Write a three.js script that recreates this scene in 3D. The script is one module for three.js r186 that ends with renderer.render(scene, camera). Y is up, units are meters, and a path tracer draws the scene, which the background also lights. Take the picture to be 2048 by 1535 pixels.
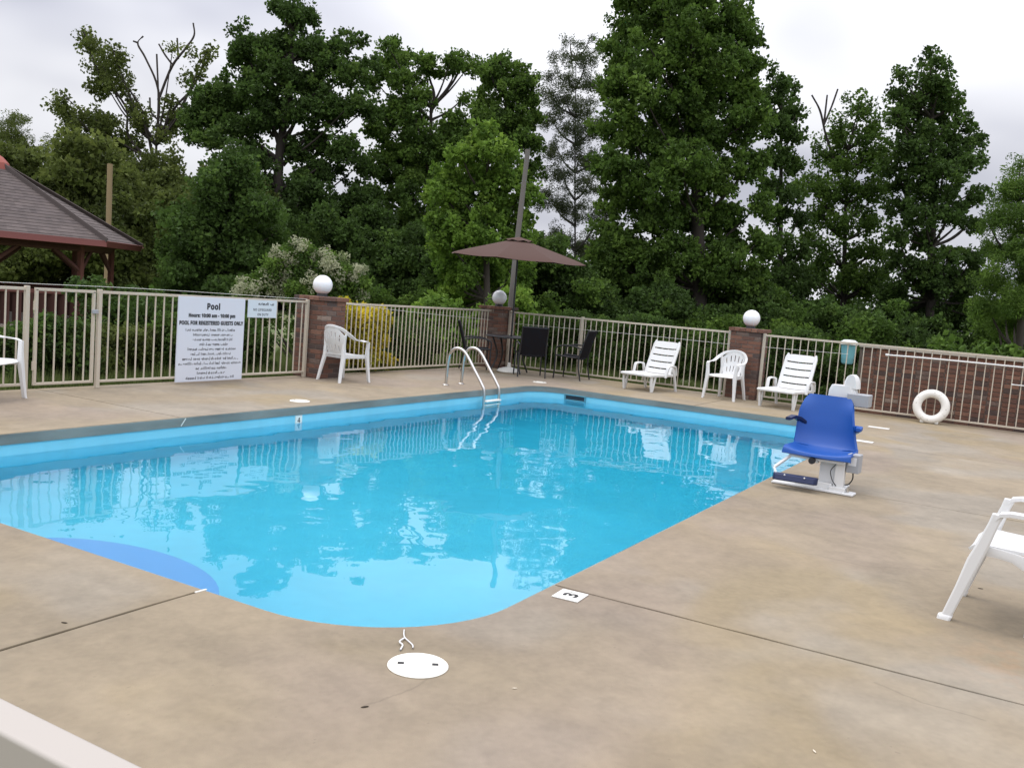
import * as THREE from 'three';
import { mergeGeometries, mergeVertices, toCreasedNormals } from 'three/addons/utils/BufferGeometryUtils.js';
import { RoundedBoxGeometry } from 'three/addons/geometries/RoundedBoxGeometry.js';

// ---------------------------------------------------------------- camera, sky, sun, exposure
const scene = new THREE.Scene();
const camera = new THREE.PerspectiveCamera(45.18, 1024 / 767, 0.05, 900);
camera.position.set(0, 1.57, 0);
camera.rotation.order = 'YXZ';
camera.rotation.set(THREE.MathUtils.degToRad(-5.555), THREE.MathUtils.degToRad(30.02), THREE.MathUtils.degToRad(4.57));

const renderer = new THREE.WebGLRenderer({ antialias: true });
renderer.setSize(1024, 767);
renderer.toneMapping = THREE.LinearToneMapping;
renderer.toneMappingExposure = 1.0;
renderer.shadowMap.enabled = true;
renderer.shadowMap.type = THREE.PCFSoftShadowMap;

const rand = (seed) => () => { seed = (seed + 0x6d2b79f5) | 0; let t = Math.imul(seed ^ (seed >>> 15), 1 | seed); t = (t + Math.imul(t ^ (t >>> 7), 61 | t)) ^ t; return ((t ^ (t >>> 14)) >>> 0) / 4294967296; };
const hash = (x, y, s) => { let h = Math.imul(x | 0, 374761393) + Math.imul(y | 0, 668265263) + Math.imul(s | 0, 2147483647); h = Math.imul(h ^ (h >>> 13), 1274126177); return ((h ^ (h >>> 16)) >>> 0) / 4294967296; };
// value noise, tiling with period p (0 = none)
function vn(x, y, s = 0, p = 0) {
  const xi = Math.floor(x), yi = Math.floor(y), fx = x - xi, fy = y - yi;
  const u = fx * fx * (3 - 2 * fx), v = fy * fy * (3 - 2 * fy);
  const w = (k) => (p ? ((k % p) + p) % p : k);
  const a = hash(w(xi), w(yi), s), b = hash(w(xi + 1), w(yi), s), c = hash(w(xi), w(yi + 1), s), d = hash(w(xi + 1), w(yi + 1), s);
  return a + (b - a) * u + (c - a) * v + (a - b - c + d) * u * v;
}
const fbm = (x, y, s, n, p = 0) => { let t = 0, a = 0.5, q = 0; for (let k = 0; k < n; k++) { t += a * vn(x, y, s + k * 17, p); q += a; x *= 2; y *= 2; p *= 2; a *= 0.5; } return t / q; };
const lerp = (a, b, t) => a + (b - a) * t, clamp = (x, a = 0, b = 1) => Math.min(b, Math.max(a, x)), sstep = (a, b, x) => { const t = clamp((x - a) / (b - a)); return t * t * (3 - 2 * t); };

{ // overcast sky: brighter towards the zenith, soft grey cloud layers
  const w = 1024, h = 512, d = new Float32Array(w * h * 4);
  for (let j = 0; j < h; j++) {
    const el = ((j + 0.5) / h - 0.5) * Math.PI, s = Math.sin(el);
    for (let i = 0; i < w; i++) {
      const az = ((i + 0.5) / w) * 2 * Math.PI;
      const q = 1 / (Math.max(s, 0) + 0.22), X = Math.cos(az) * Math.cos(el) * q, Z = Math.sin(az) * Math.cos(el) * q;
      const c = fbm(X * 1.1 + 11, Z * 1.1 + 5, 3, 5);
      const L = s > 0 ? (0.74 + 1.55 * sstep(0.08, 0.8, s)) * (0.78 + 0.44 * sstep(0.25, 0.75, c)) : 0.18;
      const g = sstep(0.3, 0.65, c), k = (j * w + i) * 4;
      d[k] = L * lerp(0.83, 0.965, g); d[k + 1] = L * lerp(0.855, 0.975, g); d[k + 2] = L * lerp(0.99, 1.03, g); d[k + 3] = 1;
    }
  }
  const sky = new THREE.DataTexture(d, w, h, THREE.RGBAFormat, THREE.FloatType);
  sky.mapping = THREE.EquirectangularReflectionMapping;
  sky.magFilter = THREE.LinearFilter; sky.minFilter = THREE.LinearFilter; sky.needsUpdate = true;
  scene.background = sky; scene.environment = sky;
}
const sun = new THREE.DirectionalLight(0xfff4e6, 1.0);
sun.name = 'sun';
sun.position.set(-22, 48, -14); sun.target.position.set(-5, 0, -9);
sun.castShadow = true; sun.shadow.radius = 40; sun.shadow.mapSize.set(2048, 2048);
Object.assign(sun.shadow.camera, { left: -45, right: 45, top: 45, bottom: -45, near: 1, far: 140 });
scene.add(sun, sun.target);

// ---------------------------------------------------------------- helpers
const V3 = (x, y, z) => new THREE.Vector3(x, y, z);
const taken = new Map();
function numbered(n) { const k = taken.get(n) || 0; taken.set(n, k + 1); return k ? n + '_' + String(k).padStart(3, '0') : n; }
function mesh(name, geo, mat, parent) {
  const m = new THREE.Mesh(Array.isArray(geo) ? merge(geo) : geo, mat);
  m.name = name; m.castShadow = m.receiveShadow = true; (parent || scene).add(m); return m;
}
function merge(list) { return mergeGeometries(list.map((g) => { const q = g.index ? g.toNonIndexed() : g.clone(); for (const k of Object.keys(q.attributes)) if (!['position', 'normal', 'uv'].includes(k)) q.deleteAttribute(k); return q; })); }
function tag(o, label, category, group, kind) { Object.assign(o.userData, { label }); if (category) o.userData.category = category; if (group) o.userData.group = group; if (kind) o.userData.kind = kind; return o; }
function thing(name, label, category, [x, y, z] = [0, 0, 0], turn = 0, group) {
  const o = new THREE.Group(); o.name = numbered(name); o.position.set(x, y, z); o.rotation.y = turn; scene.add(o); return tag(o, label, category, group);
}
function struct(name, geo, mat) { const m = mesh(numbered(name), geo, mat); m.userData.kind = 'structure'; return m; }
const col = (r, g, b) => new THREE.Color().setRGB(r, g, b);
function std(r, g, b, rough = 0.8, more = {}) { return new THREE.MeshStandardMaterial({ color: col(r, g, b), roughness: rough, side: THREE.DoubleSide, ...more }); }
function bx(w, h, d, x = 0, y = 0, z = 0) { return new THREE.BoxGeometry(w, h, d).translate(x, y, z); }
function rbx(w, h, d, x = 0, y = 0, z = 0, r = 0.006, s = 2) { return new RoundedBoxGeometry(w, h, d, s, Math.min(r, w / 2.01, h / 2.01, d / 2.01)).translate(x, y, z); }
function cyl(r0, r1, h, x, y, z, n = 20) { return new THREE.CylinderGeometry(r0, r1, h, n).translate(x, y, z); }
function bar(a, b, w, d, r = 0.004) { // box from point a to point b
  const A = V3(...a), B = V3(...b), dir = B.clone().sub(A), L = dir.length();
  const g = rbx(w, L, d, 0, 0, 0, r, 1);
  g.applyQuaternion(new THREE.Quaternion().setFromUnitVectors(V3(0, 1, 0), dir.normalize()));
  return g.translate((A.x + B.x) / 2, (A.y + B.y) / 2, (A.z + B.z) / 2);
}
function tube(pts, r, n = 40, m = 8, tension = 0.5) { return new THREE.TubeGeometry(new THREE.CatmullRomCurve3(pts.map((p) => V3(...p)), false, 'catmullrom', tension), n, r, m, false); }
// closed loops of points joined into a skin, ends capped
function loft(secs, cap = true, crease = 0.7) {
  const n = secs[0].length, P = [], I = [];
  for (const s of secs) for (const q of s) P.push(q[0], q[1], q[2]);
  for (let k = 0; k + 1 < secs.length; k++) for (let i = 0; i < n; i++) { const a = k * n + i, b = k * n + (i + 1) % n; I.push(a, b, a + n, b, b + n, a + n); }
  if (cap) for (const [k, f] of [[0, 1], [secs.length - 1, 0]]) { const c = P.length / 3; let x = 0, y = 0, z = 0; for (const q of secs[k]) { x += q[0] / n; y += q[1] / n; z += q[2] / n; } P.push(x, y, z); for (let i = 0; i < n; i++) { const a = k * n + i, b = k * n + (i + 1) % n; f ? I.push(c, b, a) : I.push(c, a, b); } }
  const g = new THREE.BufferGeometry(); g.setAttribute('position', new THREE.Float32BufferAttribute(P, 3)); g.setAttribute('uv', new THREE.Float32BufferAttribute(new Float32Array(P.length / 3 * 2), 2)); g.setIndex(I);
  g.computeVertexNormals(); return toCreasedNormals(g, crease);
}
// sheet of thickness th over a function of (u, v)
function shell(fn, nu, nv, th, crease = 0.8) {
  const P = [], N = [], e = 1e-3, I = [];
  for (let j = 0; j <= nv; j++) for (let i = 0; i <= nu; i++) {
    const u = i / nu, v = j / nv, p = V3(...fn(u, v));
    const du = V3(...fn(Math.min(1, u + e), v)).sub(V3(...fn(Math.max(0, u - e), v))), dv = V3(...fn(u, Math.min(1, v + e))).sub(V3(...fn(u, Math.max(0, v - e))));
    P.push(p); N.push(du.cross(dv).normalize());
  }
  const w = nu + 1, tot = P.length, A = [];
  P.forEach((p) => A.push(p.x, p.y, p.z)); P.forEach((p, k) => A.push(p.x - N[k].x * th, p.y - N[k].y * th, p.z - N[k].z * th));
  const at = (i, j) => j * w + i;
  for (let j = 0; j < nv; j++) for (let i = 0; i < nu; i++) { const a = at(i, j), b = at(i + 1, j), c = at(i, j + 1), d = at(i + 1, j + 1); I.push(a, b, c, b, d, c, a + tot, c + tot, b + tot, b + tot, c + tot, d + tot); }
  const edge = (a, b) => I.push(a, a + tot, b, b, a + tot, b + tot);
  for (let i = 0; i < nu; i++) { edge(at(i, 0), at(i + 1, 0)); edge(at(i + 1, nv), at(i, nv)); }
  for (let j = 0; j < nv; j++) { edge(at(0, j + 1), at(0, j)); edge(at(nu, j), at(nu, j + 1)); }
  const g = new THREE.BufferGeometry(); g.setAttribute('position', new THREE.Float32BufferAttribute(A, 3)); g.setAttribute('uv', new THREE.Float32BufferAttribute(new Float32Array(A.length / 3 * 2), 2)); g.setIndex(I);
  g.computeVertexNormals(); return toCreasedNormals(g, crease);
}
function rectSec(c, a, b) { // loop with cut corners round c, half vectors a and b
  const o = []; for (const [s, t] of [[1, 0.7], [0.7, 1], [-0.7, 1], [-1, 0.7], [-1, -0.7], [-0.7, -1], [0.7, -1], [1, -0.7]]) o.push([c[0] + a[0] * s + b[0] * t, c[1] + a[1] * s + b[1] * t, c[2] + a[2] * s + b[2] * t]); return o;
}
function limb(pts, r0, r1, n = 7, steps = 4, seed = 1) { // tapered branch
  const cv = new THREE.CatmullRomCurve3(pts.map((p) => V3(...p))), k = (pts.length - 1) * steps, secs = [], R = rand(seed);
  const fr = cv.computeFrenetFrames(k, false);
  for (let i = 0; i <= k; i++) { const t = i / k, p = cv.getPoint(t), r = lerp(r0, r1, Math.pow(t, 0.8)) * (0.92 + 0.16 * R()); const s = []; for (let j = 0; j < n; j++) { const a = j / n * 2 * Math.PI, c = Math.cos(a) * r, d = Math.sin(a) * r, N = fr.normals[i], B = fr.binormals[i]; s.push([p.x + N.x * c + B.x * d, p.y + N.y * c + B.y * d, p.z + N.z * c + B.z * d]); } secs.push(s); }
  return loft(secs, true, 1.2);
}
function dataTex(w, h, fn, srgb, wrap = true, float = false) {
  const d = float ? new Float32Array(w * h * 4) : new Uint8Array(w * h * 4), q = [0, 0, 0];
  for (let j = 0; j < h; j++) for (let i = 0; i < w; i++) { fn(i / w, j / h, q, i, j); const k = (j * w + i) * 4; for (let c = 0; c < 3; c++) d[k + c] = float ? q[c] : clamp(q[c]) * 255; d[k + 3] = float ? 1 : 255; }
  const t = new THREE.DataTexture(d, w, h, THREE.RGBAFormat, float ? THREE.FloatType : THREE.UnsignedByteType);
  t.magFilter = THREE.LinearFilter; t.minFilter = THREE.LinearFilter; if (srgb) t.colorSpace = THREE.SRGBColorSpace; if (wrap) t.wrapS = t.wrapT = THREE.RepeatWrapping; t.needsUpdate = true; return t;
}
const toS = (x) => (x <= 0.0031308 ? x * 12.92 : 1.055 * Math.pow(x, 1 / 2.4) - 0.055);
function planarUV(g, fn) { const p = g.attributes.position, u = new Float32Array(p.count * 2); for (let i = 0; i < p.count; i++) { const [a, b] = fn(p.getX(i), p.getY(i), p.getZ(i)); u[2 * i] = a; u[2 * i + 1] = b; } g.setAttribute('uv', new THREE.BufferAttribute(u, 2)); return g; }

// ---------------------------------------------------------------- materials
const grain = dataTex(256, 256, (u, v, q) => { const n = fbm(u * 16, v * 16, 5, 4, 16); q[0] = q[1] = q[2] = 0.8 + 0.2 * n; }, false);
const grainBump = dataTex(512, 512, (u, v, q) => { q[0] = q[1] = q[2] = 0.5 * fbm(u * 24, v * 24, 9, 4, 24) + 0.5 * vn(u * 256, v * 256, 4, 256); }, false, true, true);
const M = {
  cream: std(0.51, 0.45, 0.36, 0.5), creamOld: std(0.6, 0.54, 0.44, 0.55), white: std(0.69, 0.69, 0.68, 0.42), oldWhite: std(0.7, 0.69, 0.64, 0.5),
  skyDimmedCream: std(0.4, 0.365, 0.325, 0.6), steel: new THREE.MeshStandardMaterial({ color: col(0.62, 0.6, 0.57), roughness: 0.28, metalness: 1 }),  // near-fence cream: skylight on its top rail is toned down in the colour
  black: std(0.015, 0.014, 0.016, 0.55), darkMetal: std(0.02, 0.02, 0.022, 0.4), sling: new THREE.MeshPhysicalMaterial({ color: col(0.012, 0.011, 0.013), roughness: 1, specularIntensity: 0.25, side: THREE.DoubleSide }),
  mortar: std(0.17, 0.14, 0.118, 0.95, { map: grain }), globe: new THREE.MeshStandardMaterial({ color: col(0.86, 0.86, 0.88), roughness: 0.3 }),
  grey: std(0.33, 0.34, 0.36, 0.45), rubber: std(0.02, 0.02, 0.02, 0.7),
};
// ---------------------------------------------------------------- pool
const PX0 = -7.81, PX1 = -2.2, PZ0 = -14.45, PZ1 = -3.11, WATER = -0.2;
const RAD = { nr: 0.85, nl: 0.85, fl: 0.55, fr: 0.55 };
// pool outline, anticlockwise in (x, y = -z), grown by e
function outline(e = 0, n = 14) {
  const o = [], x0 = PX0 - e, x1 = PX1 + e, y0 = -PZ1 - e, y1 = -PZ0 + e;
  const arc = (cx, cy, r, a0) => { for (let k = 0; k <= n; k++) { const a = a0 + (k / n) * Math.PI / 2; o.push([cx + Math.cos(a) * r, cy + Math.sin(a) * r]); } };
  let r = RAD.nr + e; arc(x1 - r, y0 + r, r, -Math.PI / 2);
  r = RAD.fr + e; arc(x1 - r, y1 - r, r, 0);
  r = RAD.fl + e; arc(x0 + r, y1 - r, r, Math.PI / 2);
  r = RAD.nl + e; arc(x0 + r, y0 + r, r, Math.PI);
  return o;
}
const shapeOf = (pts) => new THREE.Shape(pts.map((p) => new THREE.Vector2(p[0], p[1])));
const flat = (g) => g.rotateX(-Math.PI / 2);

// deck colour: trowelled tan concrete with grey, ochre and rosy patches, streaks and speckle
const DX0 = -10.35, DX1 = 4, DZ0 = -17, DZ1 = 1.2;
const CRACKS = [[[-2.06, -2.64], [-2.02, -2.75], [-1.99, -2.9], [-2.0, -3.0]], [[-0.5, -4.25], [-0.3, -4.15], [-0.05, -4.15]], [[-1.6, -6.1], [-1.2, -6.3], [-0.9, -6.25], [-0.4, -6.6]]].map((p) => ({ p, b: [Math.min(...p.map((q) => q[0])) - 0.06, Math.max(...p.map((q) => q[0])) + 0.06, Math.min(...p.map((q) => q[1])) - 0.06, Math.max(...p.map((q) => q[1])) + 0.06] })); // hairline cracks
const deckMap = dataTex(2048, 2048, (u, v, q) => {
  const x = lerp(DX0, DX1, u), z = lerp(DZ1, DZ0, v);
  const wx = x + 0.5 * (fbm(x * 0.9, z * 0.9, 31, 3) - 0.5), wz = z + 0.5 * (fbm(x * 0.9, z * 0.9, 47, 3) - 0.5);
  const a = fbm(wx * 0.75, wz * 0.75, 1, 4), b = fbm(wx * 1.1 + 9, wz * 0.9, 2, 4), c = fbm(wx * 0.55 - 4, wz * 0.55 + 7, 3, 3);
  const st = 0.6 * fbm(wx * 2.6, wz * 2.6, 6, 5) + 0.4 * fbm(wx * 2.2 + wz, wz * 6 - wx * 2, 15, 4), sp = vn(x * 55, z * 55, 8), sp2 = fbm(x * 14, z * 14, 12, 3);
  let r = 0.262, g = 0.211, l = 0.141;
  const grey = sstep(0.5, 0.72, a), och = sstep(0.52, 0.72, b), rose = sstep(0.56, 0.74, c);
  r = lerp(r, 0.265, grey * 0.9); g = lerp(g, 0.23, grey * 0.9); l = lerp(l, 0.178, grey * 0.9);
  r = lerp(r, 0.262, och * 0.9); g = lerp(g, 0.205, och * 0.9); l = lerp(l, 0.12, och * 0.9);
  r = lerp(r, 0.25, rose * 0.7); g = lerp(g, 0.199, rose * 0.7); l = lerp(l, 0.152, rose * 0.7);
  const rust = Math.exp(-((x - 0.35) ** 2 / 0.25 + (z + 4.95) ** 2 / 0.12)) * sstep(0.3, 0.7, sp2); // reddish stain by the chair
  g *= 1 - 0.16 * rust; l *= 1 - 0.26 * rust;
  const damp = sstep(0.54, 0.72, fbm(wx * 0.8 + 21, wz * 0.8 - 13, 19, 5)), bright = sstep(0.58, 0.74, fbm(wx * 1.7 + 3, wz * 1.7 + 31, 23, 5));
  const m = (0.955 + 0.36 * (st - 0.5) - 0.09 * damp + 0.08 * bright + 0.2 * (sp2 - 0.5) + 0.09 * (sp - 0.5)) * (sp > 0.985 ? 0.8 : 1);
  let k = 1; for (const c of CRACKS) { if (x < c.b[0] || x > c.b[1] || z < c.b[2] || z > c.b[3]) continue; const jx = x + 0.05 * (fbm(x * 6, z * 6, 33, 4) - 0.5), jz = z + 0.05 * (fbm(x * 6, z * 6, 35, 4) - 0.5); for (let i = 0; i + 1 < c.p.length; i++) { const [ax, az] = c.p[i], [bx_, bz] = c.p[i + 1], t = clamp(((jx - ax) * (bx_ - ax) + (jz - az) * (bz - az)) / ((bx_ - ax) ** 2 + (bz - az) ** 2)), dd = Math.hypot(jx - lerp(ax, bx_, t), jz - lerp(az, bz, t)); k = Math.min(k, 0.8 + 0.2 * sstep(0.001, 0.008, dd)); } }
  q[0] = toS(r * m * k); q[1] = toS(g * m * k); q[2] = toS(l * m * k);
}, true, false);
const deckBump = grainBump.clone(); deckBump.repeat.set(14, 18);
const deckMat = new THREE.MeshStandardMaterial({ map: deckMap, roughness: 0.86, bumpMap: deckBump, bumpScale: 0.0012, side: THREE.DoubleSide });
const deck = new THREE.Group(); deck.name = 'pool_deck'; deck.userData.kind = 'structure'; scene.add(deck);
{
  const O = outline(0), seg = 15, cor = (k) => O.slice(k * seg, (k + 1) * seg); // nr, fr, fl, nl
  const R = rand(77);
  const jag = (a, b) => { const o = [], L = Math.hypot(b[0] - a[0], b[1] - a[1]), n = Math.max(2, Math.round(L / 0.16)); for (let k = 1; k < n; k++) { const t = k / n; o.push([lerp(a[0], b[0], t) + (R() - 0.5) * 0.009, lerp(a[1], b[1], t) + (R() - 0.5) * 0.009]); } return o; };
  const j = 0.0085; // half a joint
  const poly = (...parts) => { const o = []; for (const p of parts) o.push(...(typeof p[0] === 'number' ? [p] : p)); return o; };
  const JZ = 4.45, JX = -3.46, JR = [8.86, 12.6], JL = [6.6, 10.6], JF = [-4.9], y0 = -PZ1, y1 = -PZ0, N = -DZ1, F = -DZ0;
  const nr = cor(0), fr = cor(1), fl = cor(2), nl = cor(3);
  const S = [
    poly([JX + j, N], [DX1, N], [DX1, JZ - j], jag([DX1, JZ - j], [PX1, JZ - j]), [PX1, JZ - j], [...nr].reverse(), [JX + j, y0], jag([JX + j, y0], [JX + j, N])),
    poly([PX1, JZ + j], jag([PX1, JZ + j], [DX1, JZ + j]), [DX1, JZ + j], [DX1, JR[0] - j], jag([DX1, JR[0] - j], [PX1, JR[0] - j]), [PX1, JR[0] - j]),
    poly([PX1, JR[0] + j], jag([PX1, JR[0] + j], [DX1, JR[0] + j]), [DX1, JR[0] + j], [DX1, JR[1] - j], [PX1, JR[1] - j]),
    poly([PX1, JR[1] + j], [DX1, JR[1] + j], [DX1, F], [JF[0] + j, F], [JF[0] + j, y1], [...fr].reverse()),
    poly([JF[0] - j, y1], [JF[0] - j, F], [DX0, F], [DX0, JL[1] + j], [PX0, JL[1] + j], [...fl].reverse()),
    poly([PX0, JL[1] - j], [DX0, JL[1] - j], [DX0, JL[0] + j], [PX0, JL[0] + j]),
    poly([PX0, JL[0] - j], [DX0, JL[0] - j], [DX0, N], [JX - j, N], jag([JX - j, N], [JX - j, y0]), [JX - j, y0], [...nl].reverse()),
  ];
  S.forEach((pts) => {
    const g = flat(new THREE.ExtrudeGeometry(shapeOf(pts), { depth: 0.082, bevelEnabled: true, bevelThickness: 0.004, bevelSize: 0.004, bevelOffset: -0.004, bevelSegments: 2 })).translate(0, -0.086, 0);
    planarUV(g, (x, y, z) => [(x - DX0) / (DX1 - DX0), (z - DZ1) / (DZ0 - DZ1)]);
    mesh('slab', g, deckMat, deck);
  });
  const fill = std(0.045, 0.038, 0.03, 1);
  for (const [x0, z0, x1, z1] of [[PX1 + 0.03, -JZ, DX1, -JZ], [JX, -3.08, JX, DZ1], [PX1 + 0.03, -JR[0], DX1, -JR[0]], [PX1 + 0.03, -JR[1], DX1, -JR[1]], [JF[0], -14.48, JF[0], DZ0], [DX0, -JL[0], PX0 - 0.03, -JL[0]], [DX0, -JL[1], PX0 - 0.03, -JL[1]]])
    mesh('joint', bx(Math.abs(x1 - x0) + 0.03, 0.01, Math.abs(z1 - z0) + 0.03, (x0 + x1) / 2, -0.034, (z0 + z1) / 2), fill, deck);
}
const pool = new THREE.Group(); pool.name = 'swimming_pool'; pool.userData.kind = 'structure'; scene.add(pool);
{
  const ring = (e0, e1, y0, y1) => { const s = shapeOf(outline(e1)); s.holes.push(new THREE.Path(outline(e0).map((p) => new THREE.Vector2(...p)))); return flat(new THREE.ExtrudeGeometry(s, { depth: y1 - y0, bevelEnabled: false })).translate(0, y0, 0); };
  const copeMap = dataTex(512, 256, (u, v, q) => { const n = fbm(u * 12, v * 6, 21, 5, 6), m = 0.8 + 0.5 * (n - 0.5); q[0] = toS(0.25 * m); q[1] = toS(0.275 * m); q[2] = toS(0.255 * m); }, true);
  mesh('coping', planarUV(ring(-0.012, 0.012, -0.1, -0.006), (x, y, z) => [(x + z) * 0.21, y * 1.7]), new THREE.MeshStandardMaterial({ map: copeMap, roughness: 0.9, side: THREE.DoubleSide }), pool);
  // painted shell: floor falls from the shallow near end to the far end
  const O = []; { const q = outline(0.0, 10); q.forEach((p, i) => { const r = q[(i + 1) % q.length], L = Math.hypot(r[0] - p[0], r[1] - p[1]), m = Math.max(1, Math.round(L / 0.4)); for (let k = 0; k < m; k++) O.push([lerp(p[0], r[0], k / m), lerp(p[1], r[1], k / m)]); }); }
  const depth = (z) => -1.12 - 0.75 * sstep(-5, -13, z), P = [], I = [], UV = [];
  for (const [x, y] of O) { const d = depth(-y); P.push(x, -0.098, -y, x, WATER, -y, x, d - 0.12, -y); for (let k = 0; k < 3; k++) UV.push(x, y); }
  const n = O.length; for (let i = 0; i < n; i++) { const a = i * 3, b = ((i + 1) % n) * 3; I.push(a, b, a + 1, b, b + 1, a + 1, a + 1, b + 1, a + 2, b + 1, b + 2, a + 2); }
  const wall = new THREE.BufferGeometry(); wall.setAttribute('position', new THREE.Float32BufferAttribute(P, 3)); wall.setAttribute('uv', new THREE.Float32BufferAttribute(UV, 2)); wall.setIndex(I); wall.computeVertexNormals();
  const paintMap = dataTex(512, 512, (u, v, q) => { const a = fbm(u * 6, v * 6, 51, 5, 6), b = fbm(u * 40, v * 40, 53, 3, 40), m = 0.93 + 0.16 * (a - 0.5) + 0.06 * (b - 0.5); q[0] = toS(0.24 * m); q[1] = toS(0.66 * m); q[2] = toS(0.82 * m); }, true);
  paintMap.repeat.set(0.25, 0.25);
  const paint = new THREE.MeshStandardMaterial({ map: paintMap, roughness: 0.75, side: THREE.DoubleSide });
  mesh('pool_wall', wall, paint, pool);
  const nx = 6, nz = 24, fp = [], fi = [], fu = [];
  for (let k = 0; k <= nz; k++) for (let i = 0; i <= nx; i++) { const x = lerp(PX0 - 0.05, PX1 + 0.05, i / nx), z = lerp(PZ1 + 0.05, PZ0 - 0.05, k / nz); fp.push(x, depth(z), z); fu.push(x, z); }
  for (let k = 0; k < nz; k++) for (let i = 0; i < nx; i++) { const a = k * (nx + 1) + i; fi.push(a, a + 1, a + nx + 1, a + 1, a + nx + 2, a + nx + 1); }
  const fl = new THREE.BufferGeometry(); fl.setAttribute('position', new THREE.Float32BufferAttribute(fp, 3)); fl.setAttribute('uv', new THREE.Float32BufferAttribute(fu, 2)); fl.setIndex(fi); fl.computeVertexNormals();
  mesh('pool_floor', fl, paint, pool);
  // rounded entry step in a deeper blue
  const st = new THREE.Shape(); st.moveTo(-5.66, 3.1); for (let k = 0; k <= 28; k++) { const a = Math.PI - (k / 28) * Math.PI; st.lineTo(-4.68 + Math.cos(a) * 0.98, 3.1 + Math.pow(Math.sin(a), 0.85) * 0.8); } st.lineTo(-3.7, 3.1);
  mesh('entry_step', flat(new THREE.ExtrudeGeometry(st, { depth: 0.8, bevelEnabled: false })).translate(0, -1.15, 0), std(0.045, 0.31, 0.66, 0.7), pool);
}
{
  const N = 512, rip = dataTex(N, N, (u, v, q) => { const a = fbm(u * 7, v * 7, 61, 2, 7), b = fbm(u * 20, v * 20, 63, 2, 20), m = sstep(0.3, 0.7, fbm(u * 2, v * 2, 67, 2, 2)); q[0] = q[1] = q[2] = 0.75 * a + 0.18 * b * (0.3 + 0.7 * m); }, false, true, true);
  rip.repeat.set(1 / 3.6, 1 / 3.6);
  const water = new THREE.MeshPhysicalMaterial({ color: col(1, 1, 1), roughness: 0, metalness: 0, transmission: 1, thickness: 1, ior: 1.333, attenuationColor: col(0.42, 0.93, 0.98), attenuationDistance: 2.0, bumpMap: rip, bumpScale: 0.006, side: THREE.DoubleSide });
  const g = flat(new THREE.ExtrudeGeometry(shapeOf(outline(0.006)), { depth: 2.2, bevelEnabled: false })).translate(0, WATER - 2.2, 0); planarUV(g, (x, y, z) => [x, z]);
  struct('pool_water', g, water);
}
// ---------------------------------------------------------------- ground beyond the deck
const groundY = (x, z) => { const d = Math.max(0, -10.35 - x, -17 - z, x - 4, z - 1.2), dip = 3.2 * sstep(0.4, 12, -17 - z) * sstep(-22, -9, x); return -0.07 - dip - 0.33 * sstep(0, 9, d) + (d > 2 ? 0.14 * (fbm(x * 0.25, z * 0.25, 71, 3) - 0.5) * sstep(2, 6, d) : 0); };
{
  const ax = (a, b, lo, hi) => { const o = []; for (let v = lo; v < a - 40; v += 60) o.push(v); for (let v = a - 40; v < a; v += 2) o.push(v); for (let k = 0; k <= 6; k++) o.push(lerp(a, b, k / 6)); for (let v = b + 2; v <= b + 40; v += 2) o.push(v); for (let v = b + 60; v < hi; v += 60) o.push(v); return o; };
  const xs = ax(DX0, DX1, -500, 500), zs = ax(DZ0, DZ1, -500, 500), P = [], I = [], U = [], w = xs.length;
  for (const z of zs) for (const x of xs) { P.push(x, groundY(x, z), z); U.push(x, z); }
  for (let k = 0; k + 1 < zs.length; k++) for (let i = 0; i + 1 < w; i++) { if (xs[i] >= DX0 - 1e-6 && xs[i + 1] <= DX1 + 1e-6 && zs[k] >= DZ0 - 1e-6 && zs[k + 1] <= DZ1 + 1e-6) continue; const a = k * w + i; I.push(a, a + w, a + 1, a + 1, a + w, a + w + 1); }
  const g = new THREE.BufferGeometry(); g.setAttribute('position', new THREE.Float32BufferAttribute(P, 3)); g.setAttribute('uv', new THREE.Float32BufferAttribute(U, 2)); g.setIndex(I); g.computeVertexNormals();
  const t = dataTex(1024, 1024, (u, v, q) => { const a = fbm(u * 8, v * 8, 81, 5, 8), b = fbm(u * 90, v * 90, 83, 3, 90), c = sstep(0.45, 0.65, a), m = 0.7 + 0.6 * b; q[0] = toS(lerp(0.1, 0.16, c) * m); q[1] = toS(lerp(0.14, 0.165, c) * m); q[2] = toS(lerp(0.045, 0.075, c) * m); }, true); t.repeat.set(0.1, 0.1);
  struct('grass_ground', g, new THREE.MeshStandardMaterial({ map: t, roughness: 1, side: THREE.DoubleSide }));
}
// ---------------------------------------------------------------- brick
const brickMats = [[0.175, 0.084, 0.058], [0.205, 0.1, 0.067], [0.14, 0.074, 0.055], [0.095, 0.064, 0.055], [0.24, 0.125, 0.085], [0.165, 0.115, 0.093], [0.29, 0.215, 0.17]].map((c, i) => {
  const t = dataTex(64, 64, (u, v, q) => { const n = fbm(u * 8, v * 8, 91 + i, 4, 8); q[0] = q[1] = q[2] = 0.62 + 0.7 * (n - 0.15); }, false); return std(...c, 0.92, { map: t });
});
const brickPick = (R) => { const k = R(); return brickMats[k < 0.27 ? 0 : k < 0.48 ? 1 : k < 0.7 ? 2 : k < 0.82 ? 3 : k < 0.9 ? 4 : k < 0.97 ? 5 : 6]; };
const brickGeo = rbx(0.215, 0.065, 0.1, 0, 0, 0, 0.005, 1), capGeo = rbx(0.1, 0.06, 0.3, 0, 0, 0, 0.005, 1);
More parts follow.
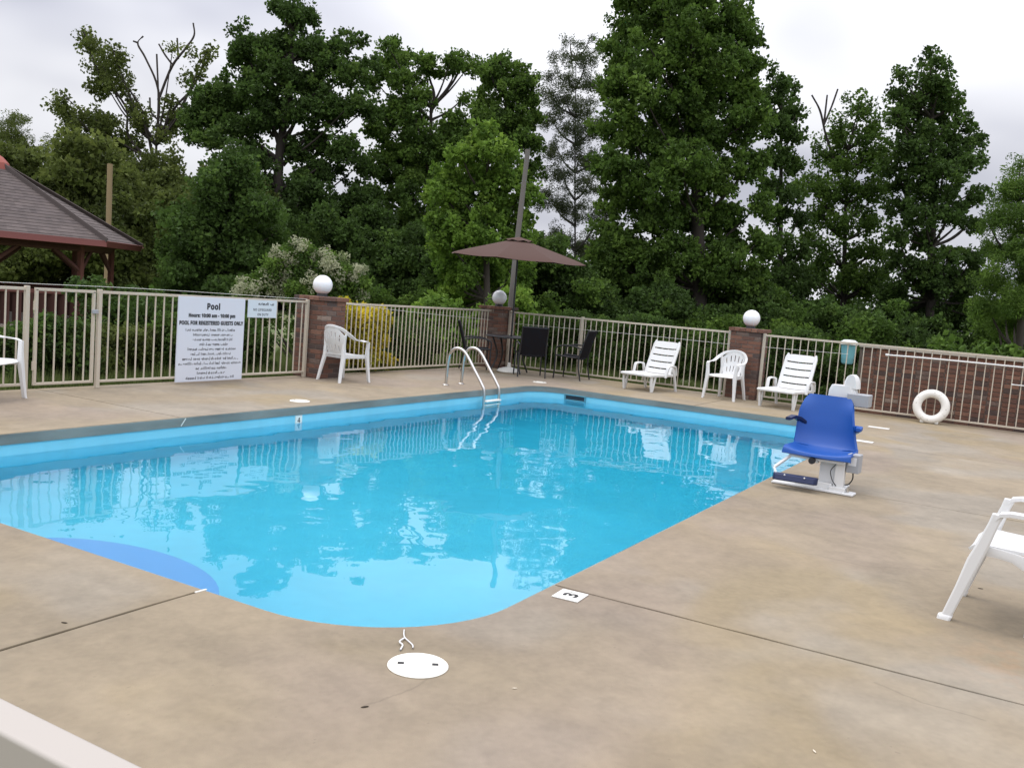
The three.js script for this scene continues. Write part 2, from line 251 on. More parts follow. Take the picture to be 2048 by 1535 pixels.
function pillar(x, z, label, lampLabel, seed) {
  const t = thing('brick_pillar', label, 'pillar', [x, 0, z], 0, 'brick lamp pillars along the pool fence'), R = rand(seed), s = 0.55;
  mesh('mortar_core', bx(s - 0.014, 1.225, s - 0.014, 0, 0.6125, 0), M.mortar, t);
  for (let c = 0; c < 16; c++) for (let side = 0; side < 4; side++) for (let k = 0; k < 2; k++) {
    const b = mesh('brick', brickGeo, brickPick(R), t), a = side * Math.PI / 2, off = (-s / 2 + 0.1075 + 0.225 * k + (c % 2 ? 0.11 : 0)), out = s / 2 - 0.05 + (R() - 0.5) * 0.005;
    b.position.set(Math.cos(a) * off + Math.sin(a) * out, 0.0385 + c * 0.0765, -Math.sin(a) * off + Math.cos(a) * out); b.rotation.y = a;
  }
  for (let r = 0; r < 2; r++) for (let k = 0; k < 6; k++) { const b = mesh('cap_brick', capGeo, brickPick(R), t); b.position.set(-0.2625 + k * 0.105, 1.2575 + (R() - 0.5) * 0.004, r ? 0.152 : -0.152); }
  const l = thing('globe_lamp', lampLabel, 'lamp', [x, 1.288, z], 0, 'globe lamps on the brick pillars');
  mesh('collar', cyl(0.075, 0.09, 0.05, 0, 0.025, 0), M.black, l);
  mesh('globe', new THREE.SphereGeometry(0.155, 40, 24, 0, Math.PI * 2, 0, Math.PI * 0.84).translate(0, 0.185, 0), M.globe, l);
  return t;
}
pillar(-10.15, -11.27, 'square brick pillar with globe lamp beside the pool rules board', 'white globe lamp on the pillar beside the pool rules board', 5);
pillar(-10.15, -16.75, 'square brick pillar with globe lamp at the fence corner behind the black table', 'white globe lamp on the corner pillar behind the black table', 6);
pillar(-4.8, -16.9, 'square brick pillar with globe lamp between the two white lounge chairs', 'white globe lamp on the pillar between the two lounge chairs', 7);
{
  const t = thing('brick_wall', 'long dark red brick wall standing behind the white bars and life ring', 'wall', [0, 0, -17.12]), R = rand(8), x0 = -2.9, n = 16, L = 0.225;
  mesh('mortar_core', bx(n * L - 0.02, 1.18, 0.085, x0 + n * L / 2, 0.54, -0.055), M.mortar, t);
  for (let c = 0; c < 15; c++) for (let k = 0; k < n; k++) { const b = mesh('brick', brickGeo, brickPick(R), t), o = c % 2 ? 0.1125 : 0; b.position.set(x0 + 0.1125 + k * L + o - (c % 2 ? 0.056 : -0.056), 0.02 + c * 0.0765, -0.05 + (R() - 0.5) * 0.006); }
  const cs = std(0.42, 0.38, 0.32, 0.9, { map: grain });
  for (let k = 0; k < 4; k++) mesh('cap_stone', rbx(0.92, 0.05 + (k ? 0.012 : 0), 0.2, x0 + 0.46 + k * 0.925, 1.158, -0.05, 0.006), cs, t);
}
// ---------------------------------------------------------------- fences
const barGeo = rbx(0.016, 1.07, 0.016, 0, 0, 0, 0.002, 1);
function fence(name, label, category, a, b, step, opt = {}) {
  const dx = b[0] - a[0], dz = b[1] - a[1], L = Math.hypot(dx, dz), t = thing(name, label, category, [a[0], 0, a[1]], Math.atan2(-dz, dx), opt.group || 'cream metal bar fence round the pool'), m = opt.mat || M.cream, R = rand(Math.round(L * 100));
  mesh('top_rail', rbx(L, 0.034, 0.034, L / 2, 1.19, 0, 0.004), m, t); mesh('bottom_rail', rbx(L, 0.03, 0.03, L / 2, 0.085, 0, 0.004), m, t);
  const n = Math.round(L / step);
  for (let k = 1; k < n; k++) { const q = mesh('bar', barGeo, m, t); q.position.set(k * L / n, 0.637, 0); q.rotation.z = (R() - 0.5) * 0.006; q.rotation.x = (R() - 0.5) * 0.006; }
  for (const p of opt.posts || []) { mesh('post', rbx(0.05, 1.225, 0.05, p * L, 0.6125, 0, 0.005), m, t); }
  if (opt.stiles) for (const p of [0.02, L - 0.02]) mesh('gate_stile', rbx(0.034, 1.1, 0.034, p, 0.64, 0, 0.004), m, t);
  return t;
}
const FX = -10.15, FZ = -16.72;
fence('bar_fence', 'cream bar fence panel ending at the post beside the pool gate', 'fence', [FX, -3.2], [FX, -6.36], 0.14, { posts: [0.01, 0.992] });
const gate = fence('pool_gate', 'narrow cream bar gate between two thick posts beside the fence', 'gate', [FX, -6.43], [FX, -7.21], 0.13, { stiles: true, group: 'pool gates' });
mesh('hinge', cyl(0.014, 0.014, 0.1, -0.005, 0.3, 0.005, 10), M.cream, gate); mesh('hinge', cyl(0.014, 0.014, 0.1, -0.005, 1.0, 0.005, 10), M.cream, gate); mesh('latch', rbx(0.08, 0.05, 0.03, 0.76, 0.95, 0.035), M.grey, gate);
fence('bar_fence', 'cream bar fence panel carrying the white pool rules board', 'fence', [FX, -7.27], [FX, -10.97], 0.137, { posts: [0.0, 0.994] });
fence('bar_fence', 'cream bar fence panel in front of the yellow shrub', 'fence', [FX, -11.56], [FX, -16.46], 0.117, { posts: [0.006] });
fence('bar_fence', 'cream bar fence panel behind the umbrella table and first lounge chair', 'fence', [-9.86, FZ], [-5.09, FZ], 0.118, { posts: [0.006, 0.36, 0.995] });
fence('bar_fence', 'cream bar fence panel in front of the long brick wall', 'fence', [-4.5, FZ], [0.6, FZ], 0.133, { posts: [0.005, 0.995] });
fence('bar_fence', 'cream bar fence panel along the near pool deck with wide top rail', 'fence', [-2.6, -0.415], [1.2, -0.415], 0.13, { posts: [0.004, 0.996], mat: M.skyDimmedCream });
tag(mesh('fence_cable', merge([tube([[FX + 0.03, 1.25, -3.4], [FX + 0.03, 1.25, -6], [FX + 0.03, 1.26, -8], [FX + 0.03, 1.235, -10.9]], 0.003, 40, 5), tube([[FX + 0.03, 1.2, -11.7], [FX + 0.03, 1.1, -13.6], [FX + 0.03, 1.0, -16.4]], 0.003, 40, 5), tube([[-9.8, 0.96, FZ + 0.03], [-7, 0.98, FZ + 0.03], [-5.1, 0.97, FZ + 0.03]], 0.003, 40, 5), tube([[-4.5, 0.98, FZ + 0.03], [-3, 1.0, FZ + 0.03]], 0.003, 40, 5)]), M.oldWhite), 'thin pale cable strung along the fence bars below the top rail', 'cable');

// ---------------------------------------------------------------- signs
function board(w, h, draw, cw) { const c = document.createElement('canvas'); c.width = cw; c.height = Math.round(cw * h / w); const g = c.getContext('2d'); draw(g, c.width, c.height); const t = new THREE.CanvasTexture(c); t.colorSpace = THREE.SRGBColorSpace; return new THREE.MeshStandardMaterial({ map: t, roughness: 0.55, side: THREE.DoubleSide }); }
function scrawl(g, x, y, w, hh, R) { // worn, unreadable line of small print
  let p = x; g.lineWidth = Math.max(2, hh * 0.2); g.strokeStyle = '#121418';
  while (p < x + w) { const word = Math.min(x + w - p, hh * (1.4 + 3.2 * R())); for (let q = p; q < p + word - hh * 0.3; q += hh * 0.42) { const k = R(); g.beginPath(); if (k < 0.35) { g.moveTo(q, y - hh * (0.5 + 0.45 * R())); g.lineTo(q, y); } else if (k < 0.7) { g.arc(q + hh * 0.14, y - hh * 0.26, hh * 0.2, R() * 3, R() * 3 + 4.6); } else { g.moveTo(q, y - hh * 0.5 * R()); g.lineTo(q + hh * 0.34, y - hh * 0.25 * R()); } g.stroke(); } p += word + hh * 0.25; }
}
function face(w, h) { const g = new THREE.PlaneGeometry(w, h); return g.rotateY(Math.PI / 2); }
{
  const w = 1.19, h = 1.17, t = thing('pool_rules_board', 'large white pool rules board with black lettering on the fence', 'sign', [FX + 0.032, 0.02, -9.02], 0);
  mesh('panel', rbx(0.008, h, w, 0, h / 2, 0, 0.003), std(0.62, 0.64, 0.68, 0.55), t);
  const R = rand(12);
  mesh('lettering', face(w - 0.01, h - 0.01).translate(0.0065, h / 2, 0), board(w, h, (g, W, H) => {
    g.fillStyle = '#d3d8e2'; g.fillRect(0, 0, W, H); g.textAlign = 'center'; g.fillStyle = '#171a1f';
    g.font = 'bold ' + H * 0.1 + 'px sans-serif'; g.strokeStyle = '#171a1f'; g.lineJoin = 'round'; g.lineWidth = H * 0.006; const put = (t, x, y, w) => { g.fillText(t, x, y, w); g.strokeText(t, x, y, w); }; put('Pool', W * 0.51, H * 0.14);
    g.font = 'bold ' + H * 0.056 + 'px sans-serif'; put('Hours: 10:00 am - 10:00 pm', W * 0.5, H * 0.235, W * 0.72);
    g.font = 'bold ' + H * 0.06 + 'px sans-serif'; put('POOL FOR REGISTERED GUESTS ONLY', W * 0.5, H * 0.325, W * 0.96);
    const rows = [[0.12, 0.86], [0.23, 0.83], [0.23, 0.83], [0.33, 0.76], [0.16, 0.9], [0.2, 0.84], [0.09, 0.94], [0.04, 0.98], [0.29, 0.76], [0.31, 0.74], [0.15, 0.89]];
    rows.forEach(([a, b], i) => scrawl(g, W * a, H * (0.4 + i * 0.0575), W * (b - a), H * 0.038, R));
  }, 1024), t);
  const w2 = 0.58, h2 = 0.26, s = thing('pool_notice', 'small white notice hung on the fence beside the large pool board', 'sign', [FX + 0.03, 0.925, -9.96], 0);
  mesh('panel', rbx(0.005, h2, w2, 0, h2 / 2, 0, 0.002), std(0.6, 0.64, 0.68, 0.55), s);
  mesh('lettering', face(w2 - 0.006, h2 - 0.006).translate(0.0045, h2 / 2, 0), board(w2, h2, (g, W, H) => {
    g.fillStyle = '#cdd8e0'; g.fillRect(0, 0, W, H); g.textAlign = 'center'; g.fillStyle = '#2a3036';
    scrawl(g, W * 0.36, H * 0.28, W * 0.58, H * 0.2, R); g.font = 'bold ' + H * 0.2 + 'px sans-serif'; g.fillText('NO LIFEGUARD', W * 0.5, H * 0.62, W * 0.84); g.fillText('ON DUTY', W * 0.52, H * 0.9, W * 0.6);
  }, 512), s);
}
// ---------------------------------------------------------------- moulded plastic chairs (forward is +z)
function armBand(path, th = 0.016) { // path rows: x, y, z, half width vector x, y, z
  const n = 44, cv = new THREE.CatmullRomCurve3(path.map((r) => V3(r[0], r[1], r[2]))), cw = new THREE.CatmullRomCurve3(path.map((r) => V3(r[3], r[4], r[5]))), secs = [];
  for (let i = 0; i <= n; i++) { const t = i / n, p = cv.getPoint(t), w = cw.getPoint(t), tg = cv.getTangent(t), b = tg.clone().cross(w).normalize().multiplyScalar(th / 2); secs.push(rectSec([p.x, p.y, p.z], [w.x, w.y, w.z], [b.x, b.y, b.z])); }
  return loft(secs, true, 0.9);
}
function plasticChair(label, pos, turn, mat, slots = true) {
  const t = thing('plastic_chair', label, 'chair', pos, turn, 'white moulded plastic armchairs on the pool deck');
  const seatFn = (u, v) => { const z = lerp(0.245, -0.21, v), hw = lerp(0.25, 0.2, v) * (1 - 0.1 * Math.pow(1 - v, 10)), x = hw * (1 - 2 * u), e = Math.pow(Math.abs(2 * u - 1), 6); return [x, 0.43 - 0.018 * Math.sin(Math.PI * u) * Math.sin(Math.PI * Math.min(1, v * 1.05)) - 0.028 * Math.pow(Math.max(0, 1 - v / 0.14), 2) + 0.004 * e, z]; };
  mesh('seat', [shell(seatFn, 16, 14, -0.014), loft([...Array(25)].map((_, k) => { const s = k / 24, a = s < 0.4 ? [1, s / 0.4] : s < 0.6 ? [1 - (s - 0.4) / 0.2 * 2, 1] : [-1, 1 - (s - 0.6) / 0.4], z = lerp(0.235, -0.205, a[1]), hw = lerp(0.243, 0.195, a[1]); return rectSec([hw * a[0], 0.4, z], [0.008, 0, 0], [0, 0.03, 0.004]); }), true)], mat, t);
  const yTop = (u) => 0.86 - 0.15 * u * u, backP = (u, v) => { const w = lerp(0.165, 0.235, sstep(0.1, 0.95, v)), y = 0.43 + v * (yTop(u) - 0.43); return [w * u, y, -0.2 - 0.1 * v + 0.085 * u * u * (0.4 + 0.6 * v) - 0.02 * Math.sin(Math.PI * v)]; };
  const cuts = [-1, -0.66, -0.33, 0, 0.33, 0.66, 1], win = (v, i) => (slots && i > 0 && i < cuts.length - 1 ? (sstep(0.12, 0.16, v) * sstep(0.4, 0.36, v) + sstep(0.54, 0.58, v) * sstep(0.84, 0.8, v)) * 0.035 : 0.0), g = [];
  for (let i = 0; i + 1 < cuts.length; i++) g.push(shell((u, v) => backP(lerp(cuts[i] + win(v, i), cuts[i + 1] - win(v, i + 1), 1 - u), v), 3, 40, -0.009, 0.6));
  mesh('backrest', g, mat, t);
  const half = (s) => [[0.285 * s, 0.63, 0.235, 0.022, 0, 0.0], [0.298 * s, 0.648, 0.17, 0.026, 0, 0], [0.3 * s, 0.655, 0.05, 0.026, 0, 0], [0.292 * s, 0.675, -0.06, 0.026, 0.006, 0], [0.272 * s, 0.73, -0.15, 0.02, 0.02 * s * s, 0], [0.225 * s, 0.785, -0.215, 0.014, 0.026, 0]];
  const wv = (rows, s) => rows.map((r) => [r[0], r[1], r[2], r[3] * s, r[4], r[5]]);
  for (const s of [-1, 1]) mesh('armrest', armBand(wv(half(s), s)), mat, t);
  mesh('back_rim', armBand([[-0.24, 0.77, -0.2, -0.014, 0.024, 0], [-0.19, 0.815, -0.24, -0.01, 0.024, 0], [-0.1, 0.85, -0.29, -0.004, 0.022, 0], [0, 0.862, -0.305, 0, 0.022, 0], [0.1, 0.85, -0.29, 0.004, 0.022, 0], [0.19, 0.815, -0.24, 0.01, 0.024, 0], [0.24, 0.77, -0.2, 0.014, 0.024, 0]], 0.02), mat, t);
  for (const s of [-1, 1]) {
    mesh('leg', loft([[0.3, 0, 0.285, 0.02, 0.018], [0.294, 0.012, 0.28, 0.022, 0.02], [0.278, 0.2, 0.262, 0.026, 0.024], [0.262, 0.4, 0.245, 0.031, 0.03], [0.27, 0.52, 0.238, 0.026, 0.024], [0.285, 0.63, 0.232, 0.022, 0.024]].map(([x, y, z, a, b]) => rectSec([x * s, y, z], [a, 0, 0], [0, 0, b])), true, 0.6), mat, t);
    mesh('leg', loft([[0.25, 0, -0.3, 0.02, 0.018], [0.245, 0.012, -0.295, 0.021, 0.02], [0.225, 0.2, -0.258, 0.025, 0.024], [0.205, 0.4, -0.21, 0.03, 0.028], [0.2, 0.56, -0.212, 0.026, 0.02], [0.225, 0.72, -0.21, 0.022, 0.014], [0.245, 0.77, -0.195, 0.016, 0.012]].map(([x, y, z, a, b]) => rectSec([x * s, y, z], [a, 0, 0], [0, 0, b])), true, 0.6), mat, t);
  }
  return t;
}
const facing = (x, z) => Math.atan2(x, z);
plasticChair('white moulded armchair with rounded back beside the rules board pillar', [-9.56, 0, -11.2], facing(0.1, -0.99), M.white);
plasticChair('white moulded armchair with rounded back before the pillar between the lounge chairs', [-4.95, 0, -16.24], facing(-0.12, 0.99), M.white);
plasticChair('white moulded armchair standing in front of the pool gate and fence', [-9.79, 0, -5.66], facing(0.86, -0.5), M.white);
{ // wide-armed armchair by the pool joint
  const t = thing('plastic_armchair', 'white plastic armchair with flat wide arms on the open deck', 'chair', [-0.039, 0, -5.752], facing(-0.998, -0.06)), m = M.white;
  const seatFn = (u, v) => { const z = lerp(0.21, -0.25, v), hw = lerp(0.255, 0.22, v) * (1 - 0.16 * Math.pow(1 - v, 8)); return [hw * (1 - 2 * u), 0.425 + 0.012 * (1 - v) - 0.016 * Math.sin(Math.PI * u) - 0.04 * Math.pow(Math.max(0, 1 - v / 0.16), 2), z]; };
  mesh('seat', shell(seatFn, 16, 16, -0.016), m, t);
  mesh('backrest', shell((u, v) => { const w = lerp(0.2, 0.25, v) * (1 - 0.25 * Math.pow(v, 8)); return [w * (1 - 2 * u), 0.43 + 0.45 * v, -0.2 - 0.13 * v + 0.06 * (2 * u - 1) ** 2]; }, 12, 14, -0.014), m, t);
  for (const s of [-1, 1]) {
    mesh('armrest', loft([[0.285, 0.59, 0.09, 0.028, 0.012], [0.287, 0.618, 0.068, 0.032, 0.014], [0.29, 0.63, 0.02, 0.034, 0.013], [0.292, 0.63, -0.1, 0.034, 0.013], [0.28, 0.64, -0.22, 0.03, 0.014], [0.25, 0.65, -0.28, 0.02, 0.014]].map(([x, y, z, a, b]) => rectSec([x * s, y, z], [a, 0, 0], [0, b, 0])), true, 0.6), m, t);
    mesh('leg', loft([[0.29, 0, 0.275, 0.03, 0.034], [0.288, 0.02, 0.27, 0.03, 0.036], [0.286, 0.028, 0.262, 0.026, 0.026], [0.285, 0.2, 0.209, 0.027, 0.029], [0.284, 0.36, 0.162, 0.028, 0.036], [0.284, 0.44, 0.134, 0.028, 0.032], [0.285, 0.57, 0.094, 0.026, 0.026], [0.285, 0.618, 0.078, 0.026, 0.03]].map(([x, y, z, a, b]) => rectSec([x * s, y, z], [a, 0, 0], [0, 0, b])), true, 0.6), m, t);
    mesh('leg', loft([[0.27, 0, -0.13, 0.024, 0.02], [0.265, 0.2, -0.14, 0.026, 0.024], [0.25, 0.4, -0.18, 0.028, 0.034], [0.25, 0.65, -0.27, 0.02, 0.02]].map(([x, y, z, a, b]) => rectSec([x * s, y, z], [a, 0, 0], [0, 0, b])), true, 0.6), m, t);
    mesh('side_rail', loft([[0.262, 0.4, 0.17, 0.045], [0.258, 0.395, 0.07, 0.034], [0.255, 0.385, -0.01, 0.036], [0.252, 0.36, -0.08, 0.055], [0.25, 0.33, -0.13, 0.09]].map(([x, y, z, b]) => rectSec([x * s, y + 0.01, z], [0.008, 0, 0], [0, b * 0.7, 0])), true, 0.6), m, t);
  }
}
// ---------------------------------------------------------------- lounge chairs
function lounge(label, pos, turn) {
  const t = thing('lounge_chair', label, 'lounge chair', pos, turn, 'white slatted plastic lounge chairs by the far fence'), m = M.white, W = 0.31;
  mesh('seat_frame', [rbx(0.045, 0.05, 0.86, -W, 0.295, 0.08, 0.015), rbx(0.045, 0.05, 0.86, W, 0.295, 0.08, 0.015), rbx(2 * W + 0.045, 0.045, 0.05, 0, 0.295, 0.5, 0.018), rbx(2 * W, 0.04, 0.05, 0, 0.29, -0.33, 0.015)], m, t);
  for (let k = 0; k < 6; k++) mesh('seat_slat', shell((u, v) => [(W - 0.02) * (1 - 2 * u), 0.312 - 0.012 * Math.sin(Math.PI * u), 0.47 - k * 0.115 - 0.1 * v], 8, 2, -0.014), m, t);
  const back = new THREE.Group(); back.name = 'backrest'; back.position.set(0, 0.3, -0.2); back.rotation.x = -0.42; t.add(back);
  const bw = 0.275, H = 0.68, ys = [0, 0.115, 0.25, 0.385, 0.52, H];
  for (const s of [-1, 1]) mesh('back_stile', loft([[0, 0.03], [0.3, 0.03], [0.6, 0.028], [H - 0.03, 0.022], [H, 0.012]].map(([y, a]) => rectSec([s * (bw - 0.012 - (y > 0.62 ? 0.01 : 0)), y, -0.012], [a, 0, 0], [0, 0, 0.02])), true, 0.6), m, back);
  for (let k = 0; k < 5; k++) mesh('back_slat', shell((u, v) => { const y = lerp(ys[k] + 0.013, ys[k + 1] - 0.013, v), top = k === 4 ? 0.02 * (2 * u - 1) ** 4 * v : 0; return [(bw - 0.035) * (1 - 2 * u), y - top, 0.012 - 0.022 * Math.sin(Math.PI * u)]; }, 10, 3, -0.018), m, back);
  for (const s of [-1, 1]) {
    mesh('armrest', armBand([[s * 0.355, 0.26, 0.06, 0.026 * s, 0, 0], [s * 0.36, 0.38, 0.03, 0.026 * s, 0, 0], [s * 0.362, 0.455, 0, 0.026 * s, 0, 0], [s * 0.362, 0.472, -0.06, 0.026 * s, 0, 0], [s * 0.36, 0.47, -0.18, 0.026 * s, 0, 0], [s * 0.355, 0.45, -0.25, 0.026 * s, 0, 0], [s * 0.35, 0.3, -0.3, 0.024 * s, 0, 0]], 0.03), m, t);
    mesh('leg', [loft([[0.3, 0.44, 0.03], [0.15, 0.43, 0.026], [0.02, 0.405, 0.026], [0, 0.4, 0.028]].map(([y, z, a]) => rectSec([s * 0.3, y, z], [0.02, 0, 0], [0, 0, a])), true, 0.6), loft([[0.3, 0.3, 0.028], [0.12, 0.345, 0.024], [0.012, 0.385, 0.03]].map(([y, z, a]) => rectSec([s * 0.3, y, z], [0.014, 0, 0], [0, 0, a])), true, 0.6)], m, t);
    mesh('leg', loft([[0.46, -0.22, 0.026], [0.3, -0.27, 0.026], [0.15, -0.32, 0.024], [0.02, -0.36, 0.024], [0, -0.365, 0.028]].map(([y, z, a]) => rectSec([s * 0.335, y, z], [0.02, 0, 0], [0, 0, a])), true, 0.6), m, t);
  }
  return t;
}
lounge('white slatted lounge chair beside the black table set', [-6.36, 0, -16.15], facing(-0.2, 0.98));
lounge('white slatted lounge chair behind the blue pool lift seat', [-3.84, 0, -16.18], facing(-0.16, 0.98));

// ---------------------------------------------------------------- black patio set and umbrella
function slingChair(label, pos, turn) {
  const t = thing('patio_chair', label, 'chair', pos, turn, 'black patio chairs round the umbrella table'), m = M.darkMetal;
  mesh('seat', shell((u, v) => [0.24 * (1 - 2 * u), 0.43 - 0.03 * Math.sin(Math.PI * u) + 0.03 * (1 - v), lerp(0.25, -0.22, v)], 8, 8, -0.008), M.sling, t);
  mesh('backrest', shell((u, v) => [0.24 * (1 - 2 * u), 0.44 + 0.52 * v, -0.22 - 0.16 * v - 0.03 * Math.sin(Math.PI * u)], 8, 8, -0.008), M.sling, t);
  for (const s of [-1, 1]) {
    mesh('side_frame', [tube([[0.25 * s, 0.97, -0.385], [0.25 * s, 0.7, -0.3], [0.25 * s, 0.45, -0.22], [0.25 * s, 0.45, 0.1], [0.25 * s, 0.46, 0.26]], 0.014, 30, 8, 0.3), tube([[0.27 * s, 0.62, -0.28], [0.28 * s, 0.66, -0.1], [0.28 * s, 0.65, 0.15], [0.275 * s, 0.58, 0.25], [0.27 * s, 0.45, 0.25]], 0.014, 30, 8)], m, t);
    mesh('leg', limb([[0.262 * s, 0.46, 0.25], [0.265 * s, 0.2, 0.25], [0.268 * s, 0, 0.26]], 0.016, 0.014), m, t);
    mesh('leg', limb([[0.262 * s, 0.6, -0.25], [0.265 * s, 0.3, -0.24], [0.268 * s, 0, -0.3]], 0.016, 0.014), m, t);
  }
  mesh('top_bar', bar([-0.25, 0.97, -0.385], [0.25, 0.97, -0.385], 0.026, 0.026), m, t);
  return t;
}
slingChair('black patio chair turned away in front of the umbrella table', [-8.72, 0, -15.72], facing(-0.62, -0.78));
slingChair('black patio chair with tilted back behind the steel ladder rails', [-9.8, 0, -15.45], facing(0.78, -0.62));
slingChair('black patio chair against the bars beside the first lounge chair', [-8.1, 0, -16.3], facing(-0.97, 0.1));
{
  const t = thing('patio_table', 'round black patio table under the brown umbrella', 'table', [-9.33, 0, -15.97]);
  mesh('table_top', new THREE.LatheGeometry([[0.03, 0.7], [0.5, 0.7], [0.515, 0.708], [0.515, 0.722], [0.5, 0.728], [0.03, 0.724], [0.03, 0.7]].map((q) => new THREE.Vector2(...q)), 40), M.darkMetal, t);
  for (let k = 0; k < 4; k++) { const a = 0.5 + k * Math.PI / 2; mesh('leg', limb([[Math.cos(a) * 0.42, 0.7, Math.sin(a) * 0.42], [Math.cos(a) * 0.3, 0.35, Math.sin(a) * 0.3], [Math.cos(a) * 0.44, 0, Math.sin(a) * 0.44]], 0.018, 0.016), M.darkMetal, t); }
  const u = thing('patio_umbrella', 'brown patio umbrella standing in the round black table', 'umbrella', [-9.33, 0, -15.97]);
  mesh('base', new THREE.LatheGeometry([[0, 0.0], [0.24, 0], [0.245, 0.03], [0.2, 0.07], [0.1, 0.1], [0.035, 0.11], [0.03, 0.2], [0, 0.2]].map((q) => new THREE.Vector2(...q)), 36), M.oldWhite, u);
  mesh('pole', cyl(0.019, 0.019, 2.5, 0, 1.36, 0, 14), M.darkMetal, u);
  const can = new THREE.Group(); can.name = 'canopy'; can.position.set(0, 2.27, 0); can.rotation.set(0.03, 0.25, -0.035); u.add(can);
  const cloth = std(0.068, 0.034, 0.025, 0.95), Rr = 1.4, n = 8;
  for (let k = 0; k < n; k++) {
    const a0 = k / n * 2 * Math.PI, a1 = (k + 1) / n * 2 * Math.PI;
    mesh('canopy_panel', shell((s, v) => { const r = lerp(0.2, Rr, v), a = lerp(a0, a1, s), chord = Math.cos(Math.PI / n) / Math.cos(a - (a0 + a1) / 2), sag = Math.sin(Math.PI * s); return [Math.cos(a) * r * lerp(1, chord, v), 0.4 * Math.pow(1 - r / Rr, 0.85) - 0.02 * sag * v - 0.01 * Math.sin(Math.PI * v), Math.sin(a) * r * lerp(1, chord, v)]; }, 8, 10, 0.004), cloth, can);
    mesh('rib', bar([0.05 * Math.cos(a0), 0.34, 0.05 * Math.sin(a0)], [Rr * 0.98 * Math.cos(a0), -0.02, Rr * 0.98 * Math.sin(a0)], 0.014, 0.014), M.darkMetal, can);
  }
  mesh('vent_cap', shell((s, v) => { const r = lerp(0.01, 0.28, v), a = s * 2 * Math.PI; return [Math.cos(a) * r, 0.43 - 0.07 * v + 0.012 * Math.sin(a * 8) * v, Math.sin(a) * r]; }, 40, 5, 0.004), cloth, can);
}
// ---------------------------------------------------------------- pool ladder, lids, marks, small things
{
  const t = thing('pool_ladder', 'curved stainless steel ladder rails rising from the pool edge', 'ladder', [0, 0, -12.72]);
  for (const s of [-1, 1]) {
    mesh('rail', tube([[-8.47, -0.02, s * 0.23], [-8.46, 0.2, s * 0.23], [-8.45, 0.42, s * 0.23], [-8.41, 0.55, s * 0.23], [-8.32, 0.62, s * 0.23], [-8.2, 0.61, s * 0.23], [-8.1, 0.53, s * 0.23], [-7.95, 0.33, s * 0.23], [-7.78, 0.1, s * 0.23], [-7.72, -0.02, s * 0.23], [-7.71, -0.3, s * 0.23], [-7.71, -0.95, s * 0.23]], 0.024, 90, 12), M.steel, t);
    mesh('flange', new THREE.LatheGeometry([[0.026, 0.02], [0.05, 0.012], [0.058, 0.001], [0.026, 0.001]].map((q) => new THREE.Vector2(...q)), 20).translate(-8.47, 0, s * 0.23), M.steel, t);
  }
  for (const y of [-0.175, -0.45, -0.72]) mesh('tread', rbx(0.09, 0.03, 0.46, -7.7, y, 0, 0.01), M.oldWhite, t);
}
function lid(label, pos, r, turn = 0) {
  const t = thing('deck_skimmer', label, 'lid', pos, turn, 'round white skimmer lids let into the deck');
  mesh('disc', new THREE.LatheGeometry([[0, 0.008], [r * 0.9, 0.007], [r * 0.97, 0.005], [r, 0.0015], [r, -0.002], [0, -0.002]].map((q) => new THREE.Vector2(...q)), 48), std(0.76, 0.74, 0.66, 0.5), t);
  for (const s of [-1, 1]) mesh('finger_slot', rbx(0.026, 0.004, 0.018, s * r * 0.56, 0.0085, 0, 0.0015), M.black, t);
  return t;
}
lid('round white skimmer lid on the deck beside the rounded pool corner', [-2.115, 0.002, -3.065], 0.128, 0.6);
lid('round pale skimmer lid on the deck beside the numbered wall tile', [-8.15, 0.002, -8.75], 0.128, 0.3);
lid('round pale skimmer lid on the deck in front of the black table set', [-8.0, 0.002, -14.85], 0.128, 0.2);
tag(mesh('lid_cord', [tube([[-2.42, -0.19, -3.42], [-2.405, -0.03, -3.36], [-2.395, 0.006, -3.34], [-2.34, 0.007, -3.27], [-2.26, 0.008, -3.22], [-2.235, 0.008, -3.19]], 0.0032, 40, 6), tube([[-2.335, 0.007, -3.265], [-2.315, 0.013, -3.2], [-2.29, 0.007, -3.19], [-2.265, 0.006, -3.14]], 0.004, 24, 6)], M.white), 'frayed white cord running from the round lid into the pool', 'cord');
function glyph(str, w, h, px, bg = '#e9e7df') { return board(w, h, (g, W, H) => { g.fillStyle = bg; g.fillRect(0, 0, W, H); g.fillStyle = '#111'; g.textAlign = 'center'; g.textBaseline = 'middle'; g.font = 'bold ' + H * 0.82 + 'px sans-serif'; g.fillText(str, W / 2, H * 0.52); }, px); }
function depthTile(label, [x, y, z], w, d, str, turn, small) {
  const t = thing('depth_tile', label, 'depth marker', [x, y, z], turn, 'white depth marker tiles round the pool');
  mesh('tile', rbx(w, 0.006, d, 0, 0.002, 0, 0.0025), std(0.72, 0.71, 0.67, 0.4), t);
  if (str) mesh('numeral', flat(new THREE.PlaneGeometry(w * 0.9, d * 0.88)).translate(0, 0.0056, 0), board(w * 0.9, d * 0.88, (g, W, H) => { g.fillStyle = '#dedcd4'; g.fillRect(0, 0, W, H); g.fillStyle = '#0d0d0d'; g.textAlign = 'center'; g.textBaseline = 'middle'; g.font = 'bold ' + H * 0.8 + 'px sans-serif'; g.fillText(str, W * 0.5, H * 0.54); g.lineWidth = H * 0.05; g.strokeStyle = '#0d0d0d'; g.strokeText(str, W * 0.5, H * 0.54); if (small) { g.font = 'bold ' + H * 0.18 + 'px sans-serif'; g.fillText(small, W * 0.84, H * 0.42); } }, 256), t);
  return t;
}
depthTile('white tile with black number 3 beside the deck joint', [-2.045, 0.002, -4.335], 0.155, 0.15, '3', Math.PI / 2 + 0.06, 'ft');
